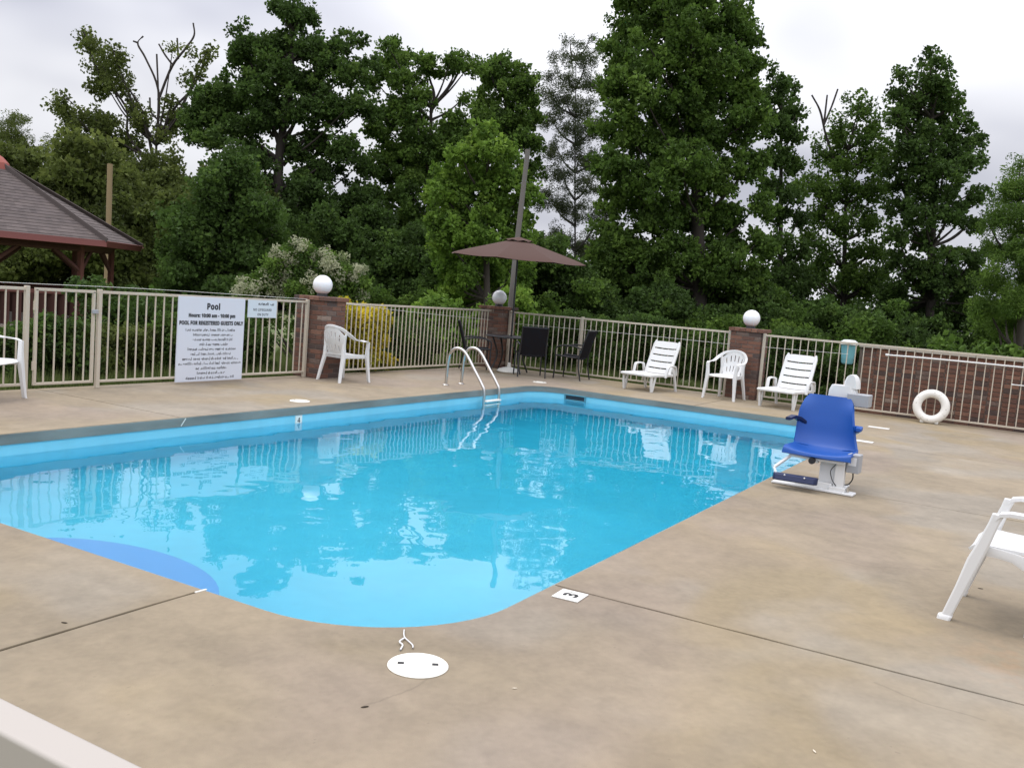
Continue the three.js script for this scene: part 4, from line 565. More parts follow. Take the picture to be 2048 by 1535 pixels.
const TREES = {
  dead: { at:[-51.80,-41.14],trunk:[[0,0,0],[-0.58,3.97,-0.3],[-1.17,9.94,-0.63]],limbs:[[[-1.17,9.94,-0.63],[-1.41,12.93,-0.83],[-1.86,15.97,-0.91]],[[-1.17,9.94,-0.63],[-1.49,13.6,-0.86],[-2.49,15.68,-0.51],[-3.04,16.63,-0.3],[-2.77,17.09,-0.51]],[[-1.41,12.93,-0.83],[-0.85,15.33,-1.42],[-0.21,16.56,-1.92],[0.15,17.43,-2.23],[0.0,18.22,-2.23]],[[-0.85,15.33,-1.42],[-1.36,15.95,-1.19],[-1.82,16.65,-1.01]],[[-0.58,15.76,-1.62],[-0.81,17.14,-1.65]],[[-1.17,9.94,-0.63],[-0.38,12.53,-1.38],[0.47,13.94,-2.03],[1.06,16.34,-2.64]],[[-1.23,8.93,-0.48],[-2.2,12.02,-0.27],[-3.02,13.29,0.06],[-4.11,14.69,0.54]],[[-1.19,8.6,-0.47],[-2.86,10.45,0.29],[-3.19,12.27,0.28],[-4.93,14.28,1.06],[-6.29,17.17,1.52]],[[-1.15,8.27,-0.45],[-3.49,9.39,0.77],[-6.02,11.17,2.03]],[[-1.25,11.61,-0.77],[-1.71,12.07,-0.55],[-1.92,13.05,-0.55]],[[-3.04,16.63,-0.3],[-3.31,16.71,-0.15]]],
    blobs:[[-6.2,16.33,0.99,0.73],[-4.91,15.83,1.76,0.66],[-7.03,15.36,-0.21,0.93],[-5.41,14.7,0.77,0.84],[-2.54,15.23,1.9,0.83],[-3.81,15.24,0.99,0.75],[-4.52,14.02,0.02,1.0],[-2.78,13.75,1.02,0.9],[-4.59,13.61,1.09,0.83],[-5.99,13.72,0.24,0.75],[-7.11,11.98,2.24,0.73],[-6.1,11.75,3.13,0.66],[-5.0,10.85,2.71,1.0],[-6.35,10.83,1.52,0.9],[-3.39,10.71,2.38,0.93],[-4.71,10.99,1.27,0.84],[-4.26,10.94,0.46,0.83],[-3.14,10.8,1.48,0.75],[-7.32,9.88,1.09,0.83],[-6.12,9.68,2.07,0.75],[-6.01,9.63,-0.49,1.0],[-4.27,9.4,0.51,0.9],[-4.69,10.06,-1.07,0.93],[-3.23,9.63,-0.02,0.84],[-6.26,12.6,3.0,0.4],[-7.45,17.15,0.72,0.4],[-3.3,12.43,-0.5,0.67],[-2.11,12.03,0.17,0.6],[-1.41,11.08,0.3,0.73],[-2.56,11.27,-0.5,0.66],[-0.09,16.08,-0.76,0.4],[0.88,15.76,-0.96,0.43],[1.44,16.02,-2.11,0.47],[0.94,16.75,-2.93,0.33],[1.94,14.48,-1.15,0.47],[-0.61,14.49,-2.08,0.43],[-0.12,12.91,-0.95,0.53],[1.18,15.35,-1.96,0.4],[-1.32,12.22,-2.18,0.67],[-0.37,12.0,-1.39,0.6],[-0.67,10.64,-0.91,0.73],[-1.66,10.88,-1.81,0.66],[-1.8,11.61,-2.39,0.6],[0.01,8.23,1.84,1.17],[-1.54,8.09,0.44,1.05],[1.41,8.36,1.04,1.17],[-0.1,8.49,-0.4,1.05],[-3.66,7.77,0.57,1.17],[-2.19,7.65,2.04,1.05],[0.25,6.11,1.16,1.34],[-1.4,6.3,-0.55,1.2],[-6.13,5.07,-1.7,1.17],[-4.05,4.56,-0.54,1.05],[-5.44,3.95,-0.9,1.07],[-3.89,3.71,0.33,0.96],[-2.89,4.37,-4.91,1.04],[-1.62,3.99,-3.54,0.94],[-8.66,2.19,-3.16,1.31],[-6.45,2.32,-1.87,1.18],[-6.95,2.38,-4.55,0.93],[-5.8,2.28,-3.36,0.84],[-4.14,2.84,-4.4,0.84],[-2.75,2.77,-3.54,0.76],[-4.6,2.64,-6.57,1.41],[-2.6,2.53,-4.93,1.27],[-6.85,0.7,-2.24,1.3],[-5.14,0.8,-0.67,1.17],[-4.45,0.64,-2.41,1.37],[-2.26,0.14,-0.92,1.23],[-2.82,1.48,-3.64,1.27],[-1.27,0.95,-1.97,1.15],[-3.37,1.48,-5.78,1.29],[-1.65,1.47,-4.23,1.16],[-9.13,-0.7,-4.07,1.41],[-6.75,-0.78,-2.66,1.27],[-6.63,-0.75,-4.33,1.26],[-5.06,-1.17,-2.71,1.13],[-2.93,-0.35,-3.86,1.32],[-1.02,-0.71,-2.32,1.19],[-1.91,-0.69,-5.07,1.33],[0.13,-1.1,-3.58,1.19],[-7.9,-2.63,-6.19,1.31],[-5.82,-2.4,-4.84,1.18],[-5.58,-1.75,-6.33,1.27],[-4.0,-2.1,-4.69,1.14]] },
  broad: { at:[-39.65,-40.55],trunk:[[0,0,0],[-0.73,4.04,-0.17],[-1.11,7.0,-0.29],[-1.28,9.97,-0.52],[-1.17,12.97,-0.92],[-1.51,16.53,-1.13]],limbs:[[[-1.26,9.38,-0.47],[-2.2,11.83,-0.2],[-3.75,15.13,0.33]],[[-1.21,9.38,-0.5],[-0.33,12.45,-1.35],[0.38,15.21,-2.07]],[[-1.03,8.5,-0.5],[0.28,10.57,-1.49],[1.81,11.9,-2.52]],[[-1.24,8.78,-0.41],[-3.45,10.37,0.69],[-5.45,11.98,1.66]],[[-1.51,16.53,-1.13],[-0.9,17.33,-1.56]],[[-1.51,16.53,-1.13],[-1.96,17.54,-0.97]]],
    blobs:[[-1.19,17.44,-0.39,0.83],[-2.24,17.51,-1.44,0.75],[-3.15,18.14,-1.72,0.54],[-2.22,17.98,-2.92,0.66],[-1.4,17.57,-2.05,0.59],[-0.75,17.29,-2.48,0.48],[-1.33,16.97,-1.2,0.54],[-4.24,15.97,1.09,0.24],[-3.83,16.38,0.54,0.36],[-2.75,15.1,1.27,0.66],[-3.65,15.12,0.49,0.59],[-4.42,15.79,-1.49,0.75],[-3.38,15.38,-0.57,0.67],[-3.5,14.67,0.93,0.66],[-4.52,14.89,0.2,0.59],[-3.24,15.83,-1.35,0.75],[-2.12,15.47,-0.49,0.67],[-2.57,16.18,-1.7,0.66],[-1.62,15.74,-0.91,0.59],[-1.47,15.71,-1.87,0.83],[-0.3,15.3,-0.85,0.75],[-0.56,15.71,-2.64,0.89],[0.44,15.2,-1.4,0.8],[0.42,16.11,-3.29,0.6],[1.19,15.83,-2.53,0.54],[0.58,16.73,-3.97,0.48],[1.77,16.38,-3.51,0.42],[0.42,15.02,-2.49,0.89],[1.29,14.49,-1.17,0.8],[-0.92,14.13,0.24,1.04],[-2.15,14.4,-1.14,0.94],[-4.46,14.28,-0.81,0.89],[-3.17,13.69,0.28,0.8],[-4.95,12.3,2.12,0.89],[-6.1,12.35,1.02,0.8],[-6.94,11.3,0.9,0.89],[-5.72,10.76,2.02,0.8],[-6.35,11.75,0.09,1.04],[-4.76,11.05,1.31,0.94],[-5.74,12.85,-0.88,1.04],[-4.3,12.34,0.4,0.94],[-1.43,12.51,1.2,1.04],[-2.57,12.49,-0.2,0.94],[-0.64,13.59,-1.16,1.13],[-1.9,13.7,-2.68,1.02],[-0.22,13.67,-2.87,1.04],[0.91,12.99,-1.38,0.94],[1.57,14.22,-3.04,0.83],[2.62,13.82,-1.96,0.75],[2.48,14.93,-3.73,0.54],[-6.57,10.16,1.34,0.66],[-5.59,9.83,2.1,0.59],[-2.99,9.65,2.95,0.89],[-4.36,9.75,1.97,0.8],[-4.06,10.78,0.14,1.04],[-2.79,10.24,1.52,0.94],[-2.51,11.51,-0.74,1.04],[-1.39,11.05,0.73,0.94],[0.53,11.58,-0.09,1.13],[-1.14,11.94,-1.4,1.02],[1.69,11.52,-1.36,1.04],[0.27,11.83,-2.64,0.94],[3.62,12.02,-1.28,0.83],[2.65,12.21,-2.39,0.75],[2.8,12.25,-3.61,0.66],[3.57,12.03,-2.74,0.59],[-0.5,10.41,-3.02,0.83],[0.3,10.1,-1.8,0.75],[2.75,9.55,-1.65,0.89],[1.66,9.79,-2.82,0.8],[2.33,9.06,-4.03,0.75],[3.11,8.95,-3.0,0.67],[1.13,8.48,-2.27,0.75],[1.87,8.19,-1.2,0.67],[-2.4,9.45,0.84,0.6],[-3.13,9.37,0.09,0.54],[2.22,7.52,-3.84,0.83],[3.15,7.13,-2.69,0.75],[0.65,6.67,-2.08,1.04],[1.82,6.54,-0.68,0.94],[-0.41,5.93,-1.12,1.04],[0.95,5.43,0.21,0.94],[1.02,6.3,-3.96,0.95],[2.18,6.11,-2.73,0.86],[2.65,5.78,-4.45,0.95],[3.46,5.7,-3.02,0.86],[1.42,4.58,-1.85,1.04],[2.7,4.53,-0.53,0.94],[2.57,4.11,-2.83,1.04],[3.97,3.97,-1.56,0.94],[-5.9,5.69,0.11,0.99],[-4.7,5.53,1.38,0.89],[-7.23,5.89,-2.25,1.05],[-5.85,5.35,-0.91,0.95],[-5.52,6.17,-2.49,0.77],[-4.48,6.06,-1.56,0.69],[-4.61,6.67,-4.23,1.24],[-3.05,6.37,-2.65,1.11],[0.28,6.52,-3.11,0.73],[1.34,6.33,-2.26,0.66],[1.3,6.55,-3.46,0.85],[2.26,6.46,-2.33,0.76],[-8.21,4.04,-0.81,0.99],[-6.87,3.93,0.39,0.89],[-7.49,4.37,-2.12,0.96],[-6.05,4.42,-1.06,0.87],[-4.96,4.14,-2.23,1.16],[-3.55,3.61,-0.69,1.05],[-5.03,5.04,-3.53,0.87],[-4.04,4.92,-2.36,0.79],[-1.2,4.86,-2.14,1.17],[0.52,4.73,-0.82,1.05],[-1.38,4.65,-4.64,0.72],[-0.51,4.42,-3.69,0.65],[-0.28,5.15,-5.51,1.24],[1.29,5.11,-3.97,1.11],[-0.06,5.1,-6.54,1.13],[1.11,4.79,-4.95,1.02],[-7.63,2.6,-0.71,1.12],[-6.2,2.38,0.7,1.01],[-7.07,3.61,-1.97,0.75],[-6.1,3.35,-1.01,0.68],[-6.2,3.26,-3.09,0.96],[-5.21,3.18,-1.76,0.86],[-4.11,3.84,-3.61,1.06],[-2.51,3.43,-2.4,0.95],[-3.33,3.87,-4.56,0.86],[-2.48,3.54,-3.31,0.78],[-0.4,3.39,-5.61,0.83],[0.62,3.14,-4.52,0.75],[0.68,3.82,-7.26,0.77],[1.55,3.49,-6.2,0.7],[-7.87,1.53,-2.23,0.89],[-6.7,1.23,-1.11,0.8],[-6.03,2.34,-2.25,1.03],[-4.77,1.99,-0.92,0.92],[-3.96,2.2,-2.8,0.96],[-2.56,1.97,-1.7,0.86],[-2.59,1.93,-5.59,0.82],[-1.69,1.67,-4.47,0.74],[-2.44,2.13,-8.09,0.85],[-1.63,1.98,-6.86,0.77],[-0.17,2.11,-7.58,0.82],[0.74,2.05,-6.47,0.74],[-6.68,0.99,-3.24,0.74],[-5.66,0.77,-2.34,0.67],[-3.2,1.1,-4.21,1.15],[-1.92,0.74,-2.63,1.04],[-4.83,1.23,-7.67,1.1],[-3.43,1.37,-6.32,0.99],[-3.25,0.94,-8.19,1.17],[-1.52,0.48,-6.83,1.05],[-1.58,0.68,-8.74,0.83],[-0.84,0.4,-7.5,0.75],[-10.09,-0.62,-2.7,0.81],[-8.88,-0.89,-1.76,0.73],[-10.31,-0.65,-5.05,0.91],[-9.3,-0.66,-3.84,0.82],[-6.56,-0.8,-8.1,0.8],[-5.74,-0.94,-6.99,0.72],[-4.1,-0.98,-6.99,1.09],[-2.99,-1.16,-5.45,0.98],[0.23,-0.16,-7.36,1.1],[1.21,-0.22,-5.75,0.99],[-0.76,8.46,1.57,0.89],[-2.1,8.46,0.58,0.8],[-1.08,9.59,-1.74,0.78],[0.03,9.45,-0.83,0.7],[0.65,8.15,-1.08,0.89],[-0.5,8.14,-2.18,0.8],[-1.47,7.11,-0.03,1.04],[-2.54,7.2,-1.48,0.94],[1.77,6.77,0.63,1.04],[0.6,6.97,-0.78,0.94]] },
  cone: { at:[-22.25,-20.52],trunk:[[0,0,0],[-0.41,2.94,-0.15],[-0.61,5.44,-0.31]],limbs:[],
    blobs:[[-0.84,5.8,-0.57,0.22],[-0.63,5.28,-0.3,0.39],[-0.01,5.15,0.13,0.35],[-1.13,5.14,-0.36,0.35],[-0.69,5.01,0.09,0.31],[0.39,5.01,0.02,0.44],[-0.12,5.02,-0.56,0.4],[-0.17,4.51,0.86,0.47],[-0.87,4.53,0.33,0.42],[-1.11,4.58,-0.89,0.6],[-0.39,4.33,-0.1,0.54],[-0.21,4.53,-1.0,0.47],[0.32,4.34,-0.35,0.42],[1.55,3.89,0.04,0.44],[0.92,3.85,-0.46,0.4],[-0.55,3.75,0.86,0.55],[-1.19,3.74,0.15,0.5],[-0.03,3.52,0.33,0.66],[-0.82,3.65,-0.53,0.59],[-0.49,3.5,-1.13,0.66],[0.21,3.45,-0.23,0.59],[-0.09,3.27,-1.87,0.39],[0.44,3.24,-1.39,0.35],[-0.32,2.8,1.38,0.6],[-0.99,2.71,0.6,0.54],[-1.69,2.62,-0.81,0.71],[-0.85,2.43,0.12,0.64],[0.57,2.35,0.01,0.71],[-0.44,2.31,-0.8,0.64],[0.55,2.27,-1.07,0.55],[1.21,2.2,-0.36,0.5],[-0.57,1.89,1.48,0.55],[-1.24,1.77,0.79,0.5],[-1.72,1.46,-0.5,0.63],[-0.87,1.27,0.27,0.57],[-1.96,3.59,0.62,0.39],[-1.37,3.48,1.07,0.35],[-2.49,2.49,0.31,0.39],[-1.96,2.5,0.78,0.35],[1.29,1.28,1.01,0.63],[0.37,1.3,0.3,0.57],[-2.7,1.05,-0.13,0.55],[-1.92,0.92,0.52,0.5]] },
  fork: { at:[-34.30,-48.80],trunk:[[0,0,0],[-0.76,6.61,-0.39],[-1.53,10.74,-0.41],[-1.85,13.46,-0.53]],limbs:[[[-1.81,13.14,-0.52],[-1.77,14.27,-0.66],[-2.11,15.21,-0.58],[-2.52,16.3,-0.46]],[[-1.83,13.3,-0.52],[-1.37,14.15,-0.88],[-0.85,15.16,-1.3],[-0.42,16.33,-1.68]],[[-1.39,10.11,-0.42],[-3.09,12.86,0.25],[-4.2,16.31,0.51]]],
    blobs:[[-3.55,16.47,2.12,0.58],[-4.25,17.24,0.54,0.45],[-4.97,16.73,-0.98,0.8],[-4.03,16.31,0.11,0.72],[-4.57,15.58,0.98,0.9],[-5.77,15.94,-0.14,0.81],[-2.84,14.59,1.57,0.8],[-3.76,14.8,0.49,0.72],[-6.25,15.07,0.13,0.71],[-5.58,14.78,1.17,0.64],[-2.18,16.62,0.04,0.39],[-1.6,15.86,0.49,0.64],[-2.34,16.1,-0.38,0.58],[-1.85,15.7,-0.71,0.58],[-0.09,15.86,0.17,0.64],[-0.6,16.08,-0.83,0.58],[-1.4,17.05,-3.05,0.64],[-0.68,16.63,-2.15,0.58],[0.06,16.19,-1.83,0.52],[-3.7,15.47,-1.36,0.52],[-1.72,13.51,1.38,0.9],[-2.59,13.78,0.07,0.81],[-4.09,13.3,-0.21,1.03],[-2.85,13.0,1.14,0.93],[-3.25,11.84,2.27,1.13],[-4.77,12.12,0.89,1.01],[-1.37,11.91,1.66,0.97],[-2.4,11.83,0.36,0.87],[-0.2,12.5,-0.7,0.84],[-1.11,12.64,-1.84,0.75],[-0.45,11.1,0.16,1.03],[-1.34,11.12,-1.36,0.93],[-1.06,10.43,1.39,1.13],[-2.35,10.43,-0.09,1.01],[-5.06,10.91,-1.2,1.22],[-3.63,10.48,0.43,1.1],[-1.69,11.2,-3.07,1.03],[-0.95,10.98,-1.44,0.93],[-2.57,9.45,-1.35,1.13],[-1.47,9.3,0.25,1.01],[-3.21,9.02,0.46,1.13],[-1.71,8.64,1.86,1.01],[-3.78,9.43,1.85,0.97],[-5.06,9.69,0.66,0.87],[-1.95,8.45,-2.32,1.13],[-0.78,7.84,-0.7,1.01],[-0.88,7.23,2.3,1.13],[-2.22,7.47,0.83,1.01],[0.45,12.12,-1.21,0.8],[-0.52,12.31,-2.26,0.72],[0.15,14.05,-1.4,0.52],[-3.38,7.2,2.12,0.97],[-4.68,7.41,0.93,0.87],[-4.78,5.9,-0.84,1.13],[-3.74,5.58,0.82,1.01],[-1.22,5.54,0.59,1.13],[-2.37,5.73,-0.99,1.01],[-1.85,3.84,1.67,1.13],[-3.24,3.69,0.27,1.01],[-5.73,6.18,-3.08,1.23],[-4.32,5.63,-1.41,1.11],[-1.94,5.99,-0.7,1.24],[-0.95,5.62,1.22,1.11],[-1.58,6.09,-2.67,1.22],[-0.32,5.85,-0.98,1.09],[-0.63,6.3,-4.05,1.05],[0.54,5.81,-2.6,0.95],[-5.24,4.77,-0.9,0.79],[-4.38,4.46,0.19,0.71],[-3.24,4.6,-1.28,1.14],[-2.28,4.43,0.43,1.02],[-1.89,4.99,-1.51,0.98],[-0.72,4.62,-0.2,0.88],[-1.75,4.94,-2.98,0.76],[-1.16,4.91,-1.82,0.68],[-5.78,3.33,-1.23,1.01],[-4.9,3.15,0.27,0.91],[-5.0,4.02,-3.55,0.75],[-4.34,4.03,-2.46,0.67],[-4.19,4.21,-4.68,0.84],[-3.55,4.14,-3.39,0.75],[-5.93,2.44,-2.53,1.1],[-4.84,2.48,-0.98,0.99],[-5.28,2.0,-3.61,1.24],[-4.08,1.63,-1.82,1.11],[-2.96,2.81,-5.84,0.82],[-1.96,2.61,-4.78,0.74],[-8.28,0.54,-5.25,1.26],[-6.86,0.42,-3.57,1.13],[-7.4,0.92,-5.74,0.89],[-6.35,0.58,-4.55,0.8],[-5.62,0.87,-6.41,1.01],[-4.48,0.87,-5.07,0.91],[-4.08,0.61,-7.72,0.99],[-3.2,0.67,-6.28,0.89],[-7.1,-0.11,-2.86,1.13],[-6.09,-0.1,-1.23,1.01],[-7.91,-0.99,-5.74,0.75],[-7.21,-0.89,-4.66,0.68],[-6.93,0.03,-7.26,1.19],[-5.69,0.21,-5.64,1.07],[-3.6,0.21,-4.9,1.08],[-2.74,0.15,-3.25,0.98],[-4.15,-0.46,-9.4,1.18],[-2.7,-0.64,-7.89,1.06]] },
  round: { at:[-32.62,-54.90],trunk:[[0,0,0],[-1.0,8.37,-0.43],[-1.81,15.23,-0.73]],limbs:[],
    blobs:[[-2.56,17.1,0.76,0.76],[-3.31,17.35,-0.34,0.68],[-2.11,17.61,-0.07,0.69],[-2.92,17.76,-0.98,0.62],[-2.22,17.66,-2.29,0.76],[-1.44,17.4,-1.21,0.68],[-0.9,16.74,-1.56,0.69],[-0.38,16.28,-0.44,0.62],[-0.39,16.18,-1.45,0.55],[-3.81,16.79,-1.97,0.86],[-2.87,16.51,-0.78,0.78],[-1.19,15.75,-0.15,0.97],[-1.85,16.01,-1.71,0.87],[-0.24,15.31,-1.33,0.76],[-0.91,15.36,-2.46,0.68],[-4.12,15.51,-1.64,0.86],[-3.24,14.88,-0.36,0.78],[-2.19,14.62,-0.99,1.04],[-1.41,13.95,0.68,0.93],[-0.34,14.06,-1.01,0.97],[-1.38,13.98,-2.31,0.87],[-1.67,13.34,1.95,0.97],[-2.53,13.51,0.52,0.87],[-0.43,14.28,-2.91,0.55],[-0.71,12.79,-0.48,1.04],[-1.79,13.04,-1.93,0.93],[0.7,12.05,-0.19,0.97],[-0.1,12.24,-1.66,0.87],[-0.41,10.72,-2.4,0.97],[0.3,10.41,-0.87,0.87]] },
  bright: { at:[-21.29,-34.43],trunk:[[0,0,0],[-0.6,4.22,-0.17],[-1.02,7.48,-0.29]],limbs:[],
    blobs:[[-0.85,8.86,0.37,0.48],[-1.17,8.86,-0.39,0.43],[-2.23,8.52,-1.22,0.66],[-1.55,8.29,-0.28,0.59],[-0.09,7.96,0.65,0.66],[-0.58,8.05,-0.37,0.59],[-1.18,7.62,1.47,0.48],[-1.74,7.76,0.82,0.43],[-0.73,8.11,-1.43,0.61],[-0.05,7.96,-0.6,0.55],[-2.91,7.06,-0.38,0.61],[-2.34,6.78,0.53,0.55],[-2.41,7.19,-1.26,0.83],[-1.53,6.77,-0.07,0.75],[-0.28,6.8,-0.03,0.83],[-1.25,6.82,-1.12,0.75],[0.0,7.19,-1.21,0.61],[0.45,6.99,-0.24,0.55],[-2.2,5.96,1.27,0.55],[-2.88,6.01,0.58,0.49],[-1.47,5.61,0.76,0.83],[-2.27,5.52,-0.42,0.75],[-0.54,5.48,0.19,0.92],[-1.12,5.35,-1.28,0.83],[-0.74,5.77,-2.26,0.77],[0.04,5.48,-1.16,0.69],[0.58,6.33,-1.23,0.55],[1.14,6.19,-0.46,0.49],[-2.63,4.96,0.53,0.61],[-1.95,4.79,1.37,0.55],[-0.9,4.31,1.06,0.83],[-1.88,4.43,-0.03,0.75],[-0.12,4.2,0.27,0.83],[-0.81,4.05,-0.96,0.75],[0.25,4.61,-1.63,0.66],[0.79,4.29,-0.6,0.59],[-1.65,3.82,1.42,0.61],[-2.19,3.92,0.51,0.55],[-1.83,3.09,-0.52,0.77],[-1.01,2.77,0.55,0.69],[-4.2,3.11,-2.41,0.55],[-3.59,2.9,-1.66,0.49],[-2.88,3.0,-2.54,0.55],[-2.34,2.98,-1.78,0.49],[-1.7,3.07,-2.38,0.67],[-0.95,3.04,-1.5,0.6],[-1.63,3.45,-4.61,0.76],[-0.94,3.33,-3.5,0.69],[-2.69,2.04,-0.98,0.53],[-2.21,2.04,-0.21,0.48],[-3.18,1.96,-3.22,0.62],[-2.45,1.74,-2.41,0.55],[-2.16,2.14,-3.75,0.81],[-1.48,2.17,-2.54,0.73],[-1.59,2.67,-4.45,0.74],[-0.91,2.45,-3.37,0.66],[-4.05,1.5,-2.69,0.8],[-3.11,1.53,-1.66,0.72],[-1.24,1.67,-4.0,0.8],[-0.62,1.49,-2.75,0.72],[-5.98,0.28,-5.04,0.68],[-5.43,0.14,-4.0,0.61],[-4.64,0.74,-5.38,0.77],[-4.06,0.82,-4.21,0.69],[-3.09,0.74,-5.29,0.6],[-2.41,0.55,-4.48,0.54],[-2.84,0.8,-6.16,0.66],[-2.29,0.74,-5.16,0.6]] },
  feather: { at:[-30.38,-61.29],trunk:[[0,0,0],[-1.17,9.22,-0.43],[-2.32,19.49,-0.92]],limbs:[],
    blobs:[[-2.9,20.77,-0.84,0.52],[-2.83,20.98,-2.33,0.52],[-1.32,20.88,-0.96,0.44],[-3.27,19.17,0.55,0.59],[-2.9,19.57,-1.08,0.74],[-2.12,19.26,-0.04,0.67],[-0.72,19.08,0.36,0.74],[-1.44,19.26,-0.7,0.67],[-1.04,20.46,-2.16,0.52],[-3.25,17.96,1.16,0.67],[-2.0,17.65,0.74,0.92],[-2.7,17.81,-0.7,0.83],[-1.8,18.11,-2.07,0.92],[-0.97,17.82,-0.7,0.83],[-3.8,16.75,0.31,0.74],[-4.26,16.75,-0.88,0.67],[-2.22,16.12,0.43,1.04],[-2.85,16.28,-1.26,0.93],[-2.31,16.49,-3.02,1.04],[-1.61,15.86,-1.32,0.93],[-4.16,15.21,-1.04,0.81],[-3.49,14.99,0.2,0.73],[-1.19,14.05,0.87,1.11],[-2.29,14.43,-0.73,1.0],[0.27,14.16,0.17,1.04],[-0.47,14.53,-1.49,0.93],[-3.45,12.95,-0.9,0.92],[-2.54,12.43,0.45,0.83],[-1.97,12.79,-2.19,1.11],[-0.93,12.11,-0.53,1.0],[-0.93,12.64,-3.56,1.04],[-0.03,11.98,-1.96,0.93],[-1.41,10.71,1.8,1.04],[-2.47,10.99,0.34,0.93],[0.33,10.22,0.34,1.11],[-0.57,10.3,-1.33,1.0],[-3.19,9.16,-0.29,1.04],[-2.21,9.05,1.2,0.93],[-0.84,8.43,0.07,1.18],[-1.73,8.52,-1.76,1.06],[1.41,8.08,0.49,1.11],[0.65,8.17,-1.27,1.0],[-2.27,6.63,-0.61,1.11],[-1.33,6.08,1.1,1.0],[-1.01,6.12,-2.84,1.11],[-0.38,5.68,-0.96,1.0],[-2.42,4.37,-0.49,1.11],[-1.65,4.34,1.26,1.0],[-3.29,4.99,-1.51,1.1],[-2.45,4.61,0.23,0.99],[-1.89,5.83,-4.84,0.98],[-1.21,5.69,-3.28,0.89],[-3.83,3.69,-2.43,1.14],[-2.74,3.31,-0.76,1.03],[-2.74,3.82,-3.6,1.35],[-1.83,3.65,-1.45,1.21],[-1.52,3.87,-5.88,1.12],[-0.7,3.91,-4.15,1.01],[-4.22,2.63,-2.86,1.17],[-3.4,2.32,-0.99,1.05],[-1.68,2.76,-2.37,1.05],[-1.01,2.78,-0.7,0.95],[-1.5,2.91,-4.81,1.22],[-0.25,2.7,-3.1,1.1],[-5.17,0.5,-3.04,1.36],[-3.74,0.65,-1.2,1.22],[-3.79,1.68,-3.91,1.07],[-2.77,1.81,-2.4,0.96],[-2.84,1.39,-6.75,1.0],[-2.17,1.49,-5.17,0.9],[-0.52,0.95,-5.27,0.89],[0.11,0.89,-3.88,0.8],[-5.18,-0.06,-5.12,1.22],[-4.5,-0.04,-3.11,1.1],[-4.42,-0.48,-7.83,0.88],[-3.76,-0.57,-6.47,0.79],[-1.38,-0.1,-4.96,0.96],[-0.74,-0.44,-3.39,0.87]] },
  giant: { at:[-16.49,-48.88],trunk:[[0,0,0],[-0.86,5.71,-0.23],[-1.74,11.95,-0.42],[-2.72,18.19,-0.56]],limbs:[],
